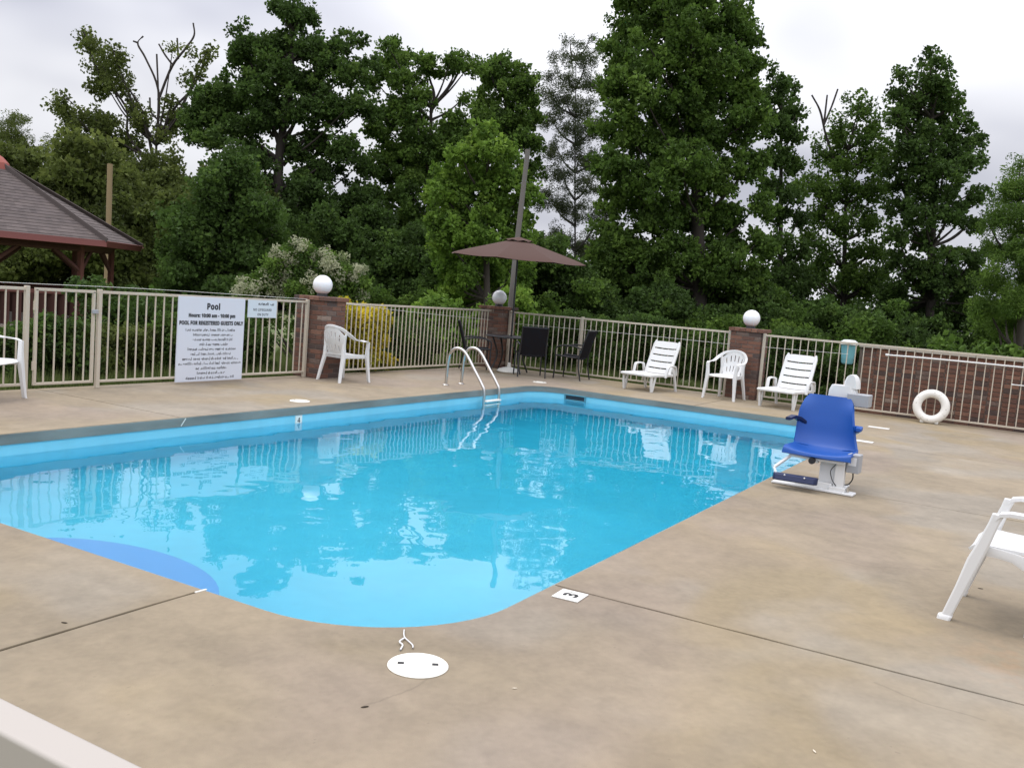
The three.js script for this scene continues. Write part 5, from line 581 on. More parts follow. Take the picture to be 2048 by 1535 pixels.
    blobs:[[-5.93,18.45,0.35,0.82],[-5.32,18.06,1.66,0.74],[-4.47,18.65,1.04,1.1],[-5.08,19.15,-0.83,0.99],[-3.52,19.41,-0.83,1.23],[-2.42,18.45,1.07,1.11],[-2.13,19.34,-1.86,1.15],[-1.7,18.75,0.23,1.04],[-1.15,19.04,-2.94,0.88],[-0.65,18.25,-1.41,0.79],[-6.32,17.26,-0.14,0.96],[-5.39,16.72,1.28,0.86],[-5.41,18.05,-2.2,1.23],[-4.33,17.01,-0.27,1.11],[-1.83,16.73,1.54,1.37],[-2.49,17.31,-0.85,1.23],[-1.82,18.15,-3.97,1.15],[-0.85,17.57,-2.19,1.04],[0.37,16.99,-1.84,0.77],[-0.13,17.27,-3.1,0.69],[-5.29,15.17,2.43,0.96],[-5.93,15.65,0.85,0.86],[-3.47,14.77,2.56,1.37],[-4.47,15.47,0.35,1.23],[-2.36,15.25,0.41,1.43],[-2.91,15.42,-2.1,1.28],[-0.36,15.11,0.53,1.37],[-1.45,15.27,-1.56,1.23],[-0.3,15.99,-4.06,0.88],[0.21,15.62,-2.59,0.79],[-5.48,13.23,2.89,0.82],[-5.89,13.26,1.5,0.74],[-3.62,12.95,3.81,1.37],[-4.8,13.31,1.75,1.23],[-2.53,13.13,1.64,1.51],[-3.31,13.6,-0.94,1.36],[-1.85,14.06,-2.65,1.51],[-1.19,13.21,0.04,1.36],[-0.45,14.34,-4.16,1.04],[0.22,13.99,-2.45,0.94],[-4.51,11.22,3.64,1.15],[-5.26,11.5,1.77,1.04],[-3.49,11.32,1.64,1.51],[-4.51,11.51,-0.77,1.36],[-3.08,12.25,-3.3,1.59],[-2.28,11.42,-0.53,1.43],[0.39,11.56,-0.01,1.32],[-0.27,11.65,-2.24,1.18],[1.64,12.17,-0.6,0.82],[1.23,12.26,-2.0,0.74],[-4.48,9.06,4.2,0.99],[-5.06,9.21,2.57,0.89],[-4.06,9.27,1.19,1.43],[-2.95,8.52,3.44,1.28],[-1.07,9.0,2.97,1.59],[-2.08,9.52,0.35,1.43],[-0.02,9.24,-0.32,1.37],[-0.92,9.69,-2.56,1.23],[1.49,9.88,-1.02,0.88],[1.04,9.92,-2.5,0.79],[-5.8,7.76,-0.04,1.04],[-5.1,7.39,1.66,0.94],[-3.82,7.26,-0.18,1.37],[-2.54,6.55,1.87,1.23],[-2.46,7.33,-2.98,1.43],[-1.76,7.1,-0.54,1.28],[-0.52,7.43,-3.4,1.23],[-0.1,7.04,-1.17,1.11],[1.68,8.0,-3.07,0.77],[2.07,7.78,-1.75,0.69],[-4.38,21.69,-3.37,1.65],[-3.43,20.36,-0.53,1.48],[-5.25,22.25,-1.5,1.1],[-4.67,21.43,0.42,0.99],[-2.22,22.07,-1.25,1.1],[-2.87,22.82,-3.12,0.99],[-4.95,5.58,2.4,0.99],[-5.9,5.73,0.99,0.89],[-3.47,5.11,2.31,1.15],[-4.41,4.76,0.63,1.04],[-1.9,4.94,1.86,1.1],[-2.69,4.72,0.18,0.99],[-1.14,5.25,-1.5,1.15],[-0.57,4.76,0.5,1.04],[0.75,5.36,-1.87,1.1],[1.29,5.01,0.03,0.99],[2.61,5.91,-0.96,0.88],[2.12,5.72,-2.38,0.79],[-4.19,3.45,2.29,0.99],[-4.68,3.53,0.61,0.89],[-1.98,3.29,2.69,0.99],[-2.81,3.05,1.25,0.89],[0.34,3.63,-1.03,0.99],[0.62,3.63,0.76,0.89],[1.64,4.11,-3.15,0.88],[2.1,3.75,-1.65,0.79],[-5.44,4.34,1.93,0.82],[-4.81,4.31,3.2,0.74],[-5.79,4.72,-1.34,0.92],[-5.06,4.45,0.09,0.83],[-3.5,4.15,0.04,0.92],[-2.7,4.14,1.38,0.82],[-2.31,4.29,0.31,1.01],[-1.59,4.27,1.88,0.91],[-0.28,4.35,-1.33,0.73],[0.13,4.13,-0.09,0.66],[-7.16,3.48,-2.28,0.68],[-6.59,3.5,-1.27,0.61],[-5.77,3.04,-1.95,0.69],[-5.16,3.06,-0.94,0.62],[-4.74,3.9,-3.17,0.73],[-4.36,3.81,-1.94,0.65],[-2.32,3.05,-1.11,0.69],[-1.8,2.93,-0.05,0.62],[-2.67,3.68,-5.34,0.95],[-2.14,3.65,-3.77,0.85],[-1.03,4.02,-2.95,0.65],[-0.72,3.72,-1.81,0.59],[0.4,3.72,-3.64,0.7],[0.61,3.61,-2.37,0.63],[1.62,3.52,-3.16,1.09],[2.14,3.24,-1.27,0.98],[-6.62,1.66,-2.75,0.85],[-6.18,1.68,-1.33,0.76],[-5.09,2.24,-2.9,0.87],[-4.41,2.13,-1.56,0.78],[-3.97,2.8,-4.05,0.96],[-3.16,2.82,-2.63,0.86],[-2.54,2.45,-3.17,0.97],[-1.94,2.26,-1.57,0.88],[-2.39,2.87,-6.61,0.87],[-1.85,2.63,-5.18,0.78],[-0.05,2.37,-5.43,0.96],[0.62,2.06,-3.9,0.86],[2.02,2.74,-6.06,0.87],[2.23,2.67,-4.47,0.78],[-6.22,0.51,-2.64,0.98],[-5.34,0.54,-1.23,0.88],[-5.29,1.12,-4.77,1.05],[-4.48,0.72,-3.13,0.94],[-2.16,1.02,-3.94,0.82],[-1.56,1.0,-2.67,0.74],[-1.48,1.48,-4.28,0.85],[-0.91,1.22,-2.9,0.76],[-0.78,1.3,-7.09,0.92],[-0.49,0.91,-5.39,0.83],[1.01,1.42,-7.14,0.79],[1.46,1.22,-5.83,0.71],[2.04,1.64,-7.15,0.81],[2.37,1.59,-5.73,0.73]] },
  lobe: { at:[-14.32,-57.79],trunk:[[0,0,0],[-1.09,8.45,-0.41],[-1.82,14.6,-0.68]],limbs:[],
    blobs:[[-2.19,16.55,0.72,0.43],[-1.61,15.75,0.88,0.62],[-1.83,15.95,-0.23,0.56],[-1.71,16.49,-2.32,0.5],[-1.83,14.76,1.38,0.78],[-2.29,15.07,0.08,0.7],[-1.87,15.36,-2.83,0.78],[-1.36,14.8,-1.53,0.7],[-0.91,14.38,-1.2,0.5],[-1.51,13.28,1.4,0.93],[-2.0,13.58,-0.19,0.84],[-0.54,12.77,0.87,0.68],[-0.83,12.97,-0.33,0.61],[-1.05,11.52,1.31,0.93],[-1.44,11.45,-0.29,0.84],[-1.09,11.54,-2.61,0.62],[-0.83,11.4,-1.52,0.56],[-1.92,10.12,-1.48,0.87],[-1.66,9.75,0.13,0.78],[-0.18,9.22,0.81,0.68],[-0.3,9.27,-0.48,0.61],[-1.04,8.11,-0.11,0.74],[-1.46,8.1,-1.34,0.67],[-0.43,8.1,-2.72,0.62],[-0.19,7.99,-1.62,0.56],[-0.91,6.29,-0.34,0.74],[-0.4,6.15,0.86,0.67],[0.09,6.12,-1.41,0.68],[0.52,6.0,-0.31,0.61],[-0.78,4.84,-1.69,0.81],[-0.41,4.8,-0.3,0.73],[-0.37,4.38,-0.6,1.11],[0.37,4.18,1.18,1.0],[0.15,4.59,-3.32,0.77],[0.64,4.4,-2.07,0.69],[-2.12,3.65,-3.37,0.69],[-1.86,3.42,-2.13,0.63],[-0.22,3.59,-3.21,0.89],[0.16,3.3,-1.64,0.8],[-1.18,2.31,-5.56,1.03],[-0.95,2.28,-3.66,0.93],[-0.33,2.27,-6.29,0.67],[0.01,2.3,-5.18,0.6],[-2.19,1.55,-8.04,0.88],[-2.0,1.56,-6.41,0.79],[-0.23,0.84,-4.49,0.85],[0.11,0.68,-3.0,0.76]] },
  twig: { at:[-11.54,-63.25],trunk:[[0,0,0],[-0.92,7.2,-0.34],[-1.47,13.07,-0.68]],limbs:[[[-1.31,10.45,-0.48],[-2.8,13.94,-0.01],[-3.33,15.53,0.12],[-3.9,16.47,0.34]],[[-2.99,14.58,0.03],[-2.69,15.85,-0.29],[-2.48,16.99,-0.54]],[[-2.99,14.58,0.03],[-3.03,16.55,-0.17]]],
    blobs:[[-3.14,14.16,-1.2,0.52],[-1.86,14.73,0.72,0.59],[-1.83,16.46,-1.46,0.33],[-0.82,16.45,-0.13,0.39],[-1.14,15.81,-1.53,0.66],[-0.98,15.5,-0.29,0.59],[0.1,16.01,-0.43,0.39],[-1.94,14.22,-1.62,0.82],[-1.76,13.7,-0.05,0.74],[-0.35,14.32,-0.61,0.92],[-0.6,14.45,-2.29,0.83],[0.13,15.18,-1.8,0.59],[-3.34,12.86,-1.27,0.72],[-2.88,12.63,-0.09,0.65],[-1.65,12.25,0.43,0.98],[-1.83,12.58,-1.45,0.89],[-0.33,12.44,-0.8,1.08],[-0.69,12.33,-2.71,0.97],[0.75,13.0,-0.36,0.66],[0.62,13.03,-1.58,0.59],[-3.59,11.07,-0.35,0.82],[-3.43,10.54,1.23,0.74],[-1.94,10.25,0.99,1.05],[-2.12,10.27,-0.98,0.94],[-0.62,10.12,-0.36,1.15],[-0.78,10.13,-2.53,1.03],[0.66,10.52,-0.78,0.92],[0.5,10.61,-2.51,0.83],[-2.75,8.8,-0.58,0.92],[-2.3,8.37,1.02,0.83],[-0.7,8.01,1.32,0.98],[-1.06,8.28,-0.44,0.89],[0.13,8.45,-2.62,0.92],[0.58,8.0,-1.02,0.83],[-2.47,6.87,2.66,0.72],[-2.74,6.87,1.39,0.65],[-1.19,6.36,1.82,0.85],[-1.6,6.13,0.4,0.77],[-0.42,6.57,-2.33,0.85],[-0.22,6.18,-0.72,0.77],[1.02,6.78,-2.1,0.72],[1.21,6.52,-0.76,0.65],[-1.82,4.9,1.8,0.85],[-2.25,5.04,0.35,0.77],[-0.51,4.98,-1.15,0.92],[-0.14,4.67,0.48,0.83],[1.17,5.09,-1.33,0.85],[1.4,4.97,0.23,0.77],[-3.26,4.82,-2.94,1.01],[-2.91,4.53,-1.12,0.91],[-2.07,4.45,-3.55,0.83],[-1.76,4.18,-2.05,0.75],[-0.43,5.15,-1.24,0.76],[-0.24,4.83,0.19,0.69],[0.91,4.36,-1.94,1.06],[0.98,4.36,0.11,0.95],[-1.08,3.65,-5.35,0.92],[-0.96,3.47,-3.58,0.83],[1.38,3.25,-4.97,1.05],[1.84,3.08,-3.16,0.94],[-1.91,2.65,-4.67,1.0],[-1.78,2.3,-2.74,0.9],[-1.21,2.82,-6.41,0.95],[-0.8,2.48,-4.74,0.85],[0.4,2.24,-6.44,0.91],[0.81,1.93,-4.84,0.82]] },
  spire: { at:[-5.93,-60.18],trunk:[[0,0,0],[-1.01,7.73,-0.28],[-1.75,13.94,-0.55],[-2.25,17.78,-0.69]],limbs:[],
    blobs:[[-2.39,18.23,-1.03,0.36],[-1.91,17.04,1.04,0.54],[-1.64,17.72,-2.35,0.42],[-2.88,17.97,-1.91,0.36],[-3.6,16.66,1.23,0.42],[-3.34,16.11,1.7,0.48],[-2.3,16.25,0.27,0.78],[-2.66,16.52,-1.08,0.7],[-1.28,15.96,0.72,0.66],[-1.54,16.31,-0.47,0.59],[-3.68,15.49,0.68,0.6],[-3.9,15.58,-0.37,0.54],[-2.84,15.21,0.49,0.83],[-3.18,15.23,-0.96,0.75],[-2.01,15.73,-2.73,0.95],[-1.69,15.34,-0.99,0.86],[-0.79,15.14,-0.84,0.6],[-0.93,15.32,-1.96,0.54],[-3.38,13.93,2.59,0.75],[-3.6,14.01,1.23,0.67],[-2.77,14.07,-1.08,1.04],[-2.27,13.45,0.76,0.94],[-1.49,14.11,-2.22,1.04],[-1.02,13.38,-0.36,0.94],[-0.58,14.55,-2.29,0.42],[0.04,14.5,-1.4,0.3],[0.05,13.92,-2.17,0.48],[0.51,13.37,-2.43,0.6],[0.74,13.02,-1.35,0.54],[-0.38,12.67,-0.91,0.83],[-0.68,12.88,-2.42,0.75],[-1.47,11.92,0.97,1.07],[-1.58,11.96,-1.08,0.97],[-2.73,12.07,1.82,0.89],[-2.93,12.08,0.17,0.8],[-3.53,11.29,1.36,0.66],[-3.85,11.33,0.24,0.59],[-2.13,10.5,0.86,1.07],[-2.6,10.72,-1.01,0.97],[-0.52,10.34,2.03,1.07],[-0.92,10.5,0.12,0.97],[0.39,11.44,0.37,0.78],[0.07,11.53,-0.99,0.7],[0.96,12.37,-3.6,0.48],[-3.05,9.24,-0.92,0.83],[-2.87,8.75,0.67,0.75],[-1.2,8.34,2.13,1.01],[-1.63,8.63,0.34,0.91],[0.12,8.75,1.34,0.95],[0.03,8.7,-0.48,0.86],[0.95,9.99,-1.57,0.66],[0.97,10.08,-2.88,0.59],[-1.79,7.24,-1.75,0.78],[-1.55,6.99,-0.33,0.7],[-2.67,7.13,2.23,0.72],[-2.88,7.16,0.94,0.64],[0.92,8.35,-2.85,0.66],[0.93,8.19,-1.54,0.59],[-2.64,5.89,-0.63,0.78],[-2.59,5.66,0.9,0.7],[-0.97,5.55,1.34,0.83],[-1.06,5.48,-0.25,0.75],[0.26,6.2,1.08,0.78],[0.22,6.24,-0.43,0.7],[1.3,6.38,-0.65,0.72],[1.35,6.29,-2.08,0.64],[-1.68,4.63,1.4,0.83],[-1.8,4.74,-0.19,0.75],[-0.24,4.66,-0.47,0.83],[-0.24,4.4,1.2,0.75],[1.13,5.05,-3.28,0.83],[1.31,5.04,-1.73,0.75],[-3.21,4.1,-1.57,0.86],[-2.97,3.94,0.02,0.78],[0.0,4.95,-1.47,1.03],[0.08,4.72,0.53,0.92],[1.3,4.83,-2.21,0.75],[1.48,4.76,-0.83,0.67],[-2.55,3.18,-1.84,0.96],[-2.51,3.08,0.06,0.87],[-2.07,2.96,-5.69,1.04],[-1.96,2.98,-3.71,0.93],[0.24,3.81,-3.91,0.82],[0.57,3.83,-2.49,0.73],[1.37,3.65,-4.62,0.66],[1.38,3.44,-3.3,0.59],[-3.34,2.01,-3.4,0.79],[-3.27,1.71,-1.84,0.71],[-2.41,2.38,-3.23,0.96],[-2.06,2.25,-1.52,0.86],[-1.75,2.73,-6.64,0.99],[-1.78,2.67,-4.66,0.89],[0.14,2.74,-4.63,0.82],[0.2,2.45,-3.02,0.73],[1.2,2.7,-6.3,0.92],[1.27,2.53,-4.5,0.83]] },
  edge: { at:[-0.74,-38.88],trunk:[[0,0,0],[-0.47,3.97,-0.1],[-0.89,6.88,-0.18]],limbs:[],
    blobs:[[-1.08,8.25,-1.34,0.37],[-1.03,8.09,-0.62,0.33],[-1.3,7.48,-0.56,0.44],[-1.23,7.32,0.29,0.4],[-0.75,7.04,0.0,0.55],[-0.89,7.11,-1.01,0.5],[-1.67,6.96,-0.86,0.29],[-1.27,6.21,0.84,0.52],[-1.34,6.22,-0.13,0.46],[-1.75,5.91,0.13,0.37],[-1.76,5.79,0.88,0.33],[-0.74,6.08,-1.17,0.65],[-0.85,5.96,0.18,0.58],[-1.52,5.05,-0.54,0.48],[-1.37,5.02,0.32,0.43],[-0.74,4.73,1.78,0.66],[-0.75,4.8,0.47,0.6],[-0.17,4.03,-1.0,0.74],[-0.3,3.85,0.55,0.66],[-1.27,3.82,1.75,0.59],[-1.36,3.73,0.65,0.53],[0.1,6.61,-0.77,0.74],[0.28,6.23,0.62,0.66],[0.27,5.19,-1.25,0.83],[0.43,5.08,0.3,0.75],[-1.46,2.95,0.69,0.59],[-1.57,2.84,-0.4,0.53],[-0.54,2.98,1.73,0.66],[-0.45,2.98,0.37,0.6],[-1.21,2.73,-3.67,0.68],[-0.95,2.46,-2.46,0.61],[-0.55,3.16,-2.39,0.66],[-0.35,2.87,-1.16,0.6],[0.09,2.91,-1.77,0.55],[0.2,2.74,-0.73,0.49],[-1.28,2.39,-3.46,0.47],[-1.3,2.38,-2.53,0.42],[-0.81,2.28,-3.5,0.62],[-0.61,2.22,-2.39,0.56],[0.0,2.45,-3.44,0.51],[0.06,2.38,-2.46,0.46]] },
  pale1: { at:[-74.02,-45.03],trunk:[[0,0,0],[-0.91,12.43,-0.34]],limbs:[],
    blobs:[[-1.44,12.91,-0.65,0.82],[-0.07,12.67,0.2,0.74],[1.39,11.26,1.44,1.23],[-0.46,11.27,0.08,1.1],[1.03,10.71,0.18,1.02],[-0.65,10.72,-0.87,0.92],[-0.82,9.99,-0.14,1.23],[1.53,9.45,0.98,1.1],[-0.97,11.81,0.86,1.02],[-2.78,11.82,-0.11,0.92],[-0.54,10.04,1.88,1.23],[-2.39,10.39,0.49,1.1]] },
  pale2: { at:[-75.37,-50.35],trunk:[[0,0,0],[-0.77,11.77,-0.28]],limbs:[],
    blobs:[[-1.2,12.17,-0.08,0.96],[-2.85,12.2,-1.03,0.87],[0.76,10.75,1.86,1.22],[-1.34,10.49,0.69,1.1],[-1.16,11.55,-1.51,0.87],[0.12,11.26,-0.49,0.79],[2.66,10.4,0.12,0.79],[1.25,9.84,1.0,1.09],[-0.63,9.59,-0.04,0.98]] },
};

function tree(key, label, geo, density, pal, mat, seed, opt = {}) {
  const d = TREES[key], y0 = -0.4, drop = groundY(d.at[0], d.at[1]) - y0 - 0.05, t = thing('tree', label, 'tree', [d.at[0], y0, d.at[1]], 0, 'trees standing behind the pool fence'), R = rand(seed);
  const sc = opt.scale || 2.2, r0 = (opt.r || 0.2) * sc * 0.72, tr = [[0, drop, 0], ...d.trunk.slice(1)];
  mesh('trunk', limb(tr, r0, r0 * 0.3, 10, 6, seed), mat, t);
  const L = []; for (const l of d.limbs) L.push(limb(l, r0 * (l.length > 3 ? 0.4 : 0.3), 0.025 * sc, 7, 5, seed + L.length));
  const cv = new THREE.CatmullRomCurve3(tr.map((p) => V3(...p)));
  d.blobs.forEach((b, i) => { if (b[3] < 0.18 * sc || (opt.everyLimb ? 0 : i % 2)) return; let best = null, bd = 1e9; for (let k = 2; k <= 10; k++) { const p = cv.getPoint(k / 10), h = Math.hypot(p.x - b[0], p.z - b[2]), s = h + Math.abs(b[1] - p.y - h * 0.7) * 0.8; if (s < bd) { bd = s; best = p; } } const m = [lerp(best.x, b[0], 0.5) + (R() - 0.5) * 0.25, lerp(best.y, b[1], 0.42), lerp(best.z, b[2], 0.5) + (R() - 0.5) * 0.25]; L.push(limb([[best.x, best.y, best.z], m, [b[0], b[1] + b[3] * 0.4, b[2]]], (0.05 + b[3] * 0.03 / sc) * sc * 0.8, 0.012 * sc, 5, 4, seed + i)); });
  if (L.length) mesh('limbs', L, mat, t);
  crown('crown', d.blobs, geo, density / ((opt.scale || 2.2) ** 2 * 0.62), pal, seed, t, { sprigs: 3, ...opt, size: (opt.size || 1) * (opt.scale || 2.2) * 0.78 });
  return t;
}
tree('dead', 'tall tree with bare dead limbs among leafy branches behind the gazebo', CL.broad2, 100, PAL.olive, barkDark, 201, { r: 0.15, sprigs: 5 });
tree('broad', 'broad dark tree with spreading crown behind the rules board', CL.broad, 165, PAL.deep, barkDark, 202, { r: 0.3 });
tree('cone', 'dense dark cone shaped tree beside the white flowering shrub', CL.broad2, 200, PAL.deep, barkDark, 203, { r: 0.16, scale: 1.45 });
tree('fork', 'tree with dark forked branches showing against the sky', CL.broad, 150, PAL.mid, barkDark, 204, { r: 0.2 });
tree('round', 'round topped green tree behind the leaning wooden pole', CL.broad, 150, PAL.mid, barkDark, 205, { r: 0.18 });
tree('bright', 'brighter green bushy tree beside the leaning wooden pole', CL.broad, 185, PAL.light, barkDark, 206, { r: 0.15, scale: 1.8 });
tree('feather', 'thin feathery grey green tree with sky showing through', CL.fine, 120, PAL.grey, barkGrey, 207, { r: 0.06, sprigs: 6 });
tree('giant', 'tallest dense green tree rising behind the first lounge chair', CL.broad, 165, PAL.mid, barkDark, 208, { r: 0.32 });
tree('lobe', 'slender tree leaning against the side of the tallest tree', CL.broad, 130, PAL.deep, barkDark, 209, { r: 0.14 });
tree('twig', 'loose green tree with bare twigs at its top', CL.broad2, 105, PAL.mid, barkDark, 210, { r: 0.15, everyLimb: true });
tree('spire', 'tall pointed tree rising behind the brick wall', CL.broad, 120, PAL.deep, barkDark, 211, { r: 0.2, everyLimb: true });
tree('edge', 'drooping narrow leaved tree behind the far end of the brick wall', CL.fine, 210, PAL.mid, barkDark, 212, { r: 0.15, scale: 1.7 });
tree('pale1', 'small thin tree far behind the gazebo roof', CL.fine, 34, PAL.olive, barkGrey, 213, { r: 0.2, size: 1.8, scale: 1.3 });
tree('pale2', 'sparse tree farther behind beside the tree with dead limbs', CL.fine, 26, PAL.olive, barkGrey, 214, { r: 0.18, size: 1.8, scale: 1.3 });
// undergrowth: one dark tangle below the trees, rooted in the hollow behind the far fence
{
  const path = [[-54, -40], [-36, -37.8], [-25.3, -41.4], [-18.6, -45.3], [-9.5, -50.5], [-1.8, -55], [8, -61]], R = rand(301), B = [];
  const along = (s) => { const k = Math.min(path.length - 2, Math.floor(s)), f = s - k; return [lerp(path[k][0], path[k + 1][0], f), lerp(path[k][1], path[k + 1][1], f)]; };
  for (let k = 0; k < 760; k++) {
    const s = 0.3 + (k / 760) * 5.5, [x, z] = along(s), back = -1.5 + 16 * Math.pow(R(), 1.4), top = lerp(4.4, 2.2, clamp(s / 4)) * (0.5 + 0.9 * vn(s * 3.1, 2, 9)), g = groundY(x, z), y = lerp(g, Math.max(1.2, top), Math.pow(R(), 0.8)); B.push([x - back * 0.5, y, z - back * 0.87, 0.8 + 0.7 * R()]);
  }
  tag(crown('undergrowth', B, CL.broad, 62, PAL.deep, 302, scene, { minY: -4, size: 1.6 }), 'dark tangled undergrowth filling the space below the trees', 'undergrowth', null, 'stuff');
  const L = []; for (let k = 0; k < 60; k++) { const s = 0.6 + R() * 5, [x, z] = along(s), g = 2 + R() * 2; L.push([x + g * 0.5, 0.2 + 2.4 * R() * R(), z + g * 0.87, 0.35 + 0.45 * R()]); }
  tag(crown('sapling_leaves', L, CL.broad2, 70, PAL.mid, 305, scene, { minY: -3, size: 1.5 }), 'scattered brighter sapling leaves in front of the dark undergrowth', 'saplings', null, 'stuff');
  const H = []; for (let k = 0; k < 110; k++) H.push([-52 + 13 * R(), 0.2 + 6.2 * Math.pow(R(), 1.1), -39 + 13 * R(), 1.0 + 0.8 * R()]);
  tag(crown('hillside_thicket', H, CL.broad, 60, PAL.olive, 304, scene, { minY: -0.4, size: 1.9 }), 'olive green thicket rising behind the gazebo roof', 'thicket', null, 'stuff');
}
function shrub(name, label, at, blobs, geo, density, pal, seed, opt = {}) {
  const t = thing(name, label, 'shrub', [at[0], groundY(at[0], at[1]), at[1]], 0, opt.group), R = rand(seed), st = [];
  for (let k = 0; k < 6; k++) { const b = blobs[Math.floor(R() * blobs.length)]; st.push(limb([[(R() - 0.5) * 0.2, -0.03, (R() - 0.5) * 0.2], [b[0] * 0.5, b[1] * 0.5, b[2] * 0.5], [b[0], b[1], b[2]]], 0.02, 0.006, 5, 3, seed + k)); }
  mesh('stems', st, barkDark, t); crown('foliage', blobs, geo, density, pal, seed, t, opt); return t;
}
shrub('golden_shrub', 'rounded golden yellow shrub behind the fence bars', [-10.75, -12.95], [[0, 0.8, 0, 0.42], [-0.05, 0.9, 0.4, 0.36], [0.05, 0.85, -0.2, 0.4], [0, 0.45, 0.1, 0.44], [0.05, 0.4, -0.25, 0.4], [-0.05, 1.0, -0.05, 0.3], [0, 0.42, 0.5, 0.34], [-0.4, 0.75, 0, 0.42], [0.05, 0.95, 0.75, 0.28], [0, 0.95, -0.3, 0.3]], CL.tiny, 1700, PAL.gold, 401);
shrub('evergreen_shrub', 'dense dark evergreen shrub beside the golden shrub behind the bars', [-10.95, -14.55], [[0, 0.5, 0.3, 0.42], [0, 0.75, 0, 0.4], [0.05, 0.45, -0.3, 0.42], [-0.1, 0.8, 0.4, 0.3], [0, 0.35, 0.6, 0.34], [0, 0.7, -0.55, 0.34], [-0.35, 0.6, 0, 0.45], [0, 0.3, -0.7, 0.32]], CL.tiny, 1300, PAL.deep, 404);
{
  const B = [[0, 1.6, 0, 0.6], [0.3, 1.9, -0.3, 0.42], [-0.4, 1.7, 0.35, 0.5], [0.5, 1.5, -0.6, 0.5], [-0.6, 1.3, 0.6, 0.48], [0, 2.15, 0, 0.34], [-0.25, 2.05, 0.25, 0.32], [0.1, 1.1, 0, 0.6], [0.5, 1.0, -0.6, 0.5], [-0.6, 0.8, 0.6, 0.5], [0.65, 1.75, -0.65, 0.3]];
  const t = shrub('flowering_shrub', 'rounded shrub with creamy white blossom behind the brick pillar', [-13.1, -13.9], B, CL.tiny, 620, PAL.mid, 402);
  crown('blossom', B.filter((b) => b[1] > 1.2).map(([x, y, z, r]) => [x + 0.06, y + 0.1, z + 0.04, r * 1.02]), CL.tiny, 250, [[0.3, 0.33, 0.19], [0.4, 0.41, 0.27], [0.2, 0.25, 0.1]], 403, t, { size: 0.8 });
}
for (const [z, h, pal, label, s] of [[-7.1, 0.72, PAL.deep, 'clipped dark hedge bush behind the pool gate', 411], [-8.3, 0.74, PAL.olive, 'clipped hedge bush with olive top behind the rules board', 412], [-9.6, 0.95, PAL.deep, 'taller clipped hedge bush behind the small notice', 413], [-10.7, 0.9, PAL.deep, 'clipped dark hedge bush behind the lamp pillar', 414]]) {
  const R = rand(s), B = []; for (let k = 0; k < 16; k++) B.push([(R() - 0.5) * 0.5, 0.15 + (h - 0.25) * R(), (R() - 0.5) * 1.0, 0.26 + 0.1 * R()]);
  shrub('hedge_bush', label, [-11.35, z], B, CL.tiny, 700, pal, s, { group: 'hedge bushes behind the gate and rules board' });
}
for (const [x, z, w, h, pal, label, s] of [[-17.3, -13.3, 1.6, 1.2, PAL.deep, 'wide dark bush in the grass between hedge and gazebo', 426], [-13.3, -19.6, 1.4, 1.6, PAL.light, 'bright green bush above the fence beside the corner pillar', 421], [-11.0, -18.6, 0.5, 1.6, PAL.light, 'small light green bush behind the corner pillar', 422], [-14.6, -16.6, 1.2, 1.15, PAL.deep, 'wide green bush in the grass behind the golden shrub', 423], [-5.6, -20.5, 1.1, 1.6, PAL.mid, 'low green bush behind the pillar and lounge chairs', 424], [-1.4, -20.6, 1.2, 2.2, PAL.mid, 'low green bush behind the brick wall', 425]]) {
  const R = rand(s), B = []; for (let k = 0; k < 14; k++) B.push([(R() - 0.5) * w * 1.6, 0.2 + (h - 0.2) * R(), (R() - 0.5) * w, 0.25 + 0.2 * R()]);
  shrub('bush', label, [x, z], B, CL.broad2, 190, pal, s, { group: 'loose green bushes behind the fence' });
}
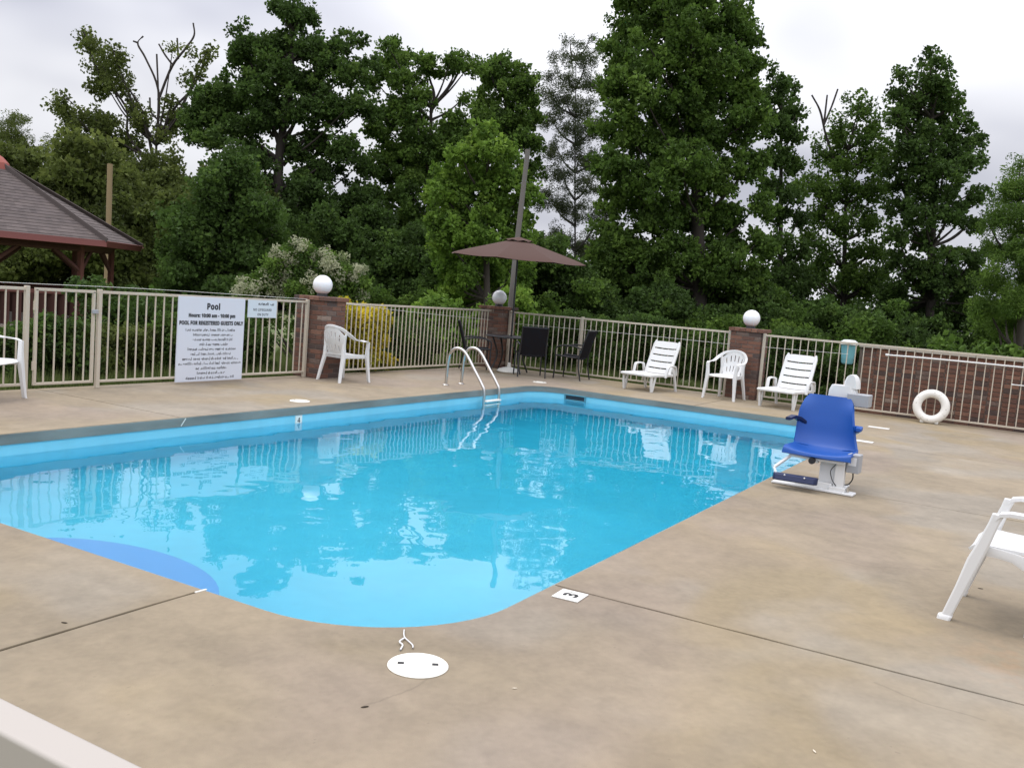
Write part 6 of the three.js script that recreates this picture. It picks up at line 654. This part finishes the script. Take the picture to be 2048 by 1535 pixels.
for (let k = 0; k < 8; k++) { // evergreen row outside the far bars
  const R = rand(450 + k), B = [], x = -9.45 + k * 0.88 + 0.15 * (R() - 0.5), z = -18.35 - 0.25 * R(), up = -groundY(x, z); for (let i = 0; i < 15; i++) B.push([(R() - 0.5) * 0.8, 0.1 + (0.85 + up + 0.2 * R()) * R(), (R() - 0.5) * 0.6, 0.27 + 0.12 * R()]);
  shrub('evergreen_shrub', 'dense evergreen shrub outside the far bars ' + ['beside the corner pillar', 'behind the black table', 'behind the black chair by the bars', 'between black chair and lounge chair', 'behind the first lounge chair', 'beside the middle lamp pillar', 'behind the middle lamp pillar', 'behind the second lounge chair'][k], [x, z], B, CL.tiny, 800, PAL.deep, 450 + k, { group: 'evergreen shrubs outside the far fence', minY: -0.1 });
}
{ // rough grass just outside the bars
  const blade = new THREE.BufferGeometry(); const P = [], R = rand(55); for (let k = 0; k < 16; k++) { const a = R() * 6.3, r = 0.1 * R(), h = 0.06 + 0.1 * R(), x = Math.cos(a) * r, z = Math.sin(a) * r, b = R() * 6.3, lx = (R() - 0.5) * 0.08, lz = (R() - 0.5) * 0.08; P.push(x - Math.cos(b) * 0.004, 0, z - Math.sin(b) * 0.004, x + Math.cos(b) * 0.004, 0, z + Math.sin(b) * 0.004, x + lx, h, z + lz); }
  blade.setAttribute('position', new THREE.Float32BufferAttribute(P, 3)); blade.computeVertexNormals();
  const n = 9000, im = new THREE.InstancedMesh(blade, leafMat, n), m = new THREE.Matrix4(), q = new THREE.Quaternion(), c = new THREE.Color();
  for (let k = 0; k < n; k++) { const left = R() < 0.6; const x = left ? -10.5 - 7 * R() * R() : -10.3 + 11 * R(), z = left ? -3 - 15 * R() : -17.1 - 4 * R() * R() - (x > -3 ? 0.2 : 0), s = 0.7 + 0.9 * R(); q.setFromAxisAngle(V3(0, 1, 0), R() * 6.3); m.compose(V3(x, groundY(x, z) - 0.01, z), q, V3(s, s * (0.7 + R()), s)); im.setMatrixAt(k, m); const j = 0.7 + 0.6 * R(); c.setRGB(0.13 * j, 0.17 * j, 0.05 * j); im.setColorAt(k, c); }
  im.name = 'rough_grass'; im.castShadow = im.receiveShadow = true; tag(im, 'rough grass growing outside the fence bars', 'grass', null, 'stuff'); scene.add(im);
}
console.log('leaf clumps', leafCount);
renderer.render(scene, camera);
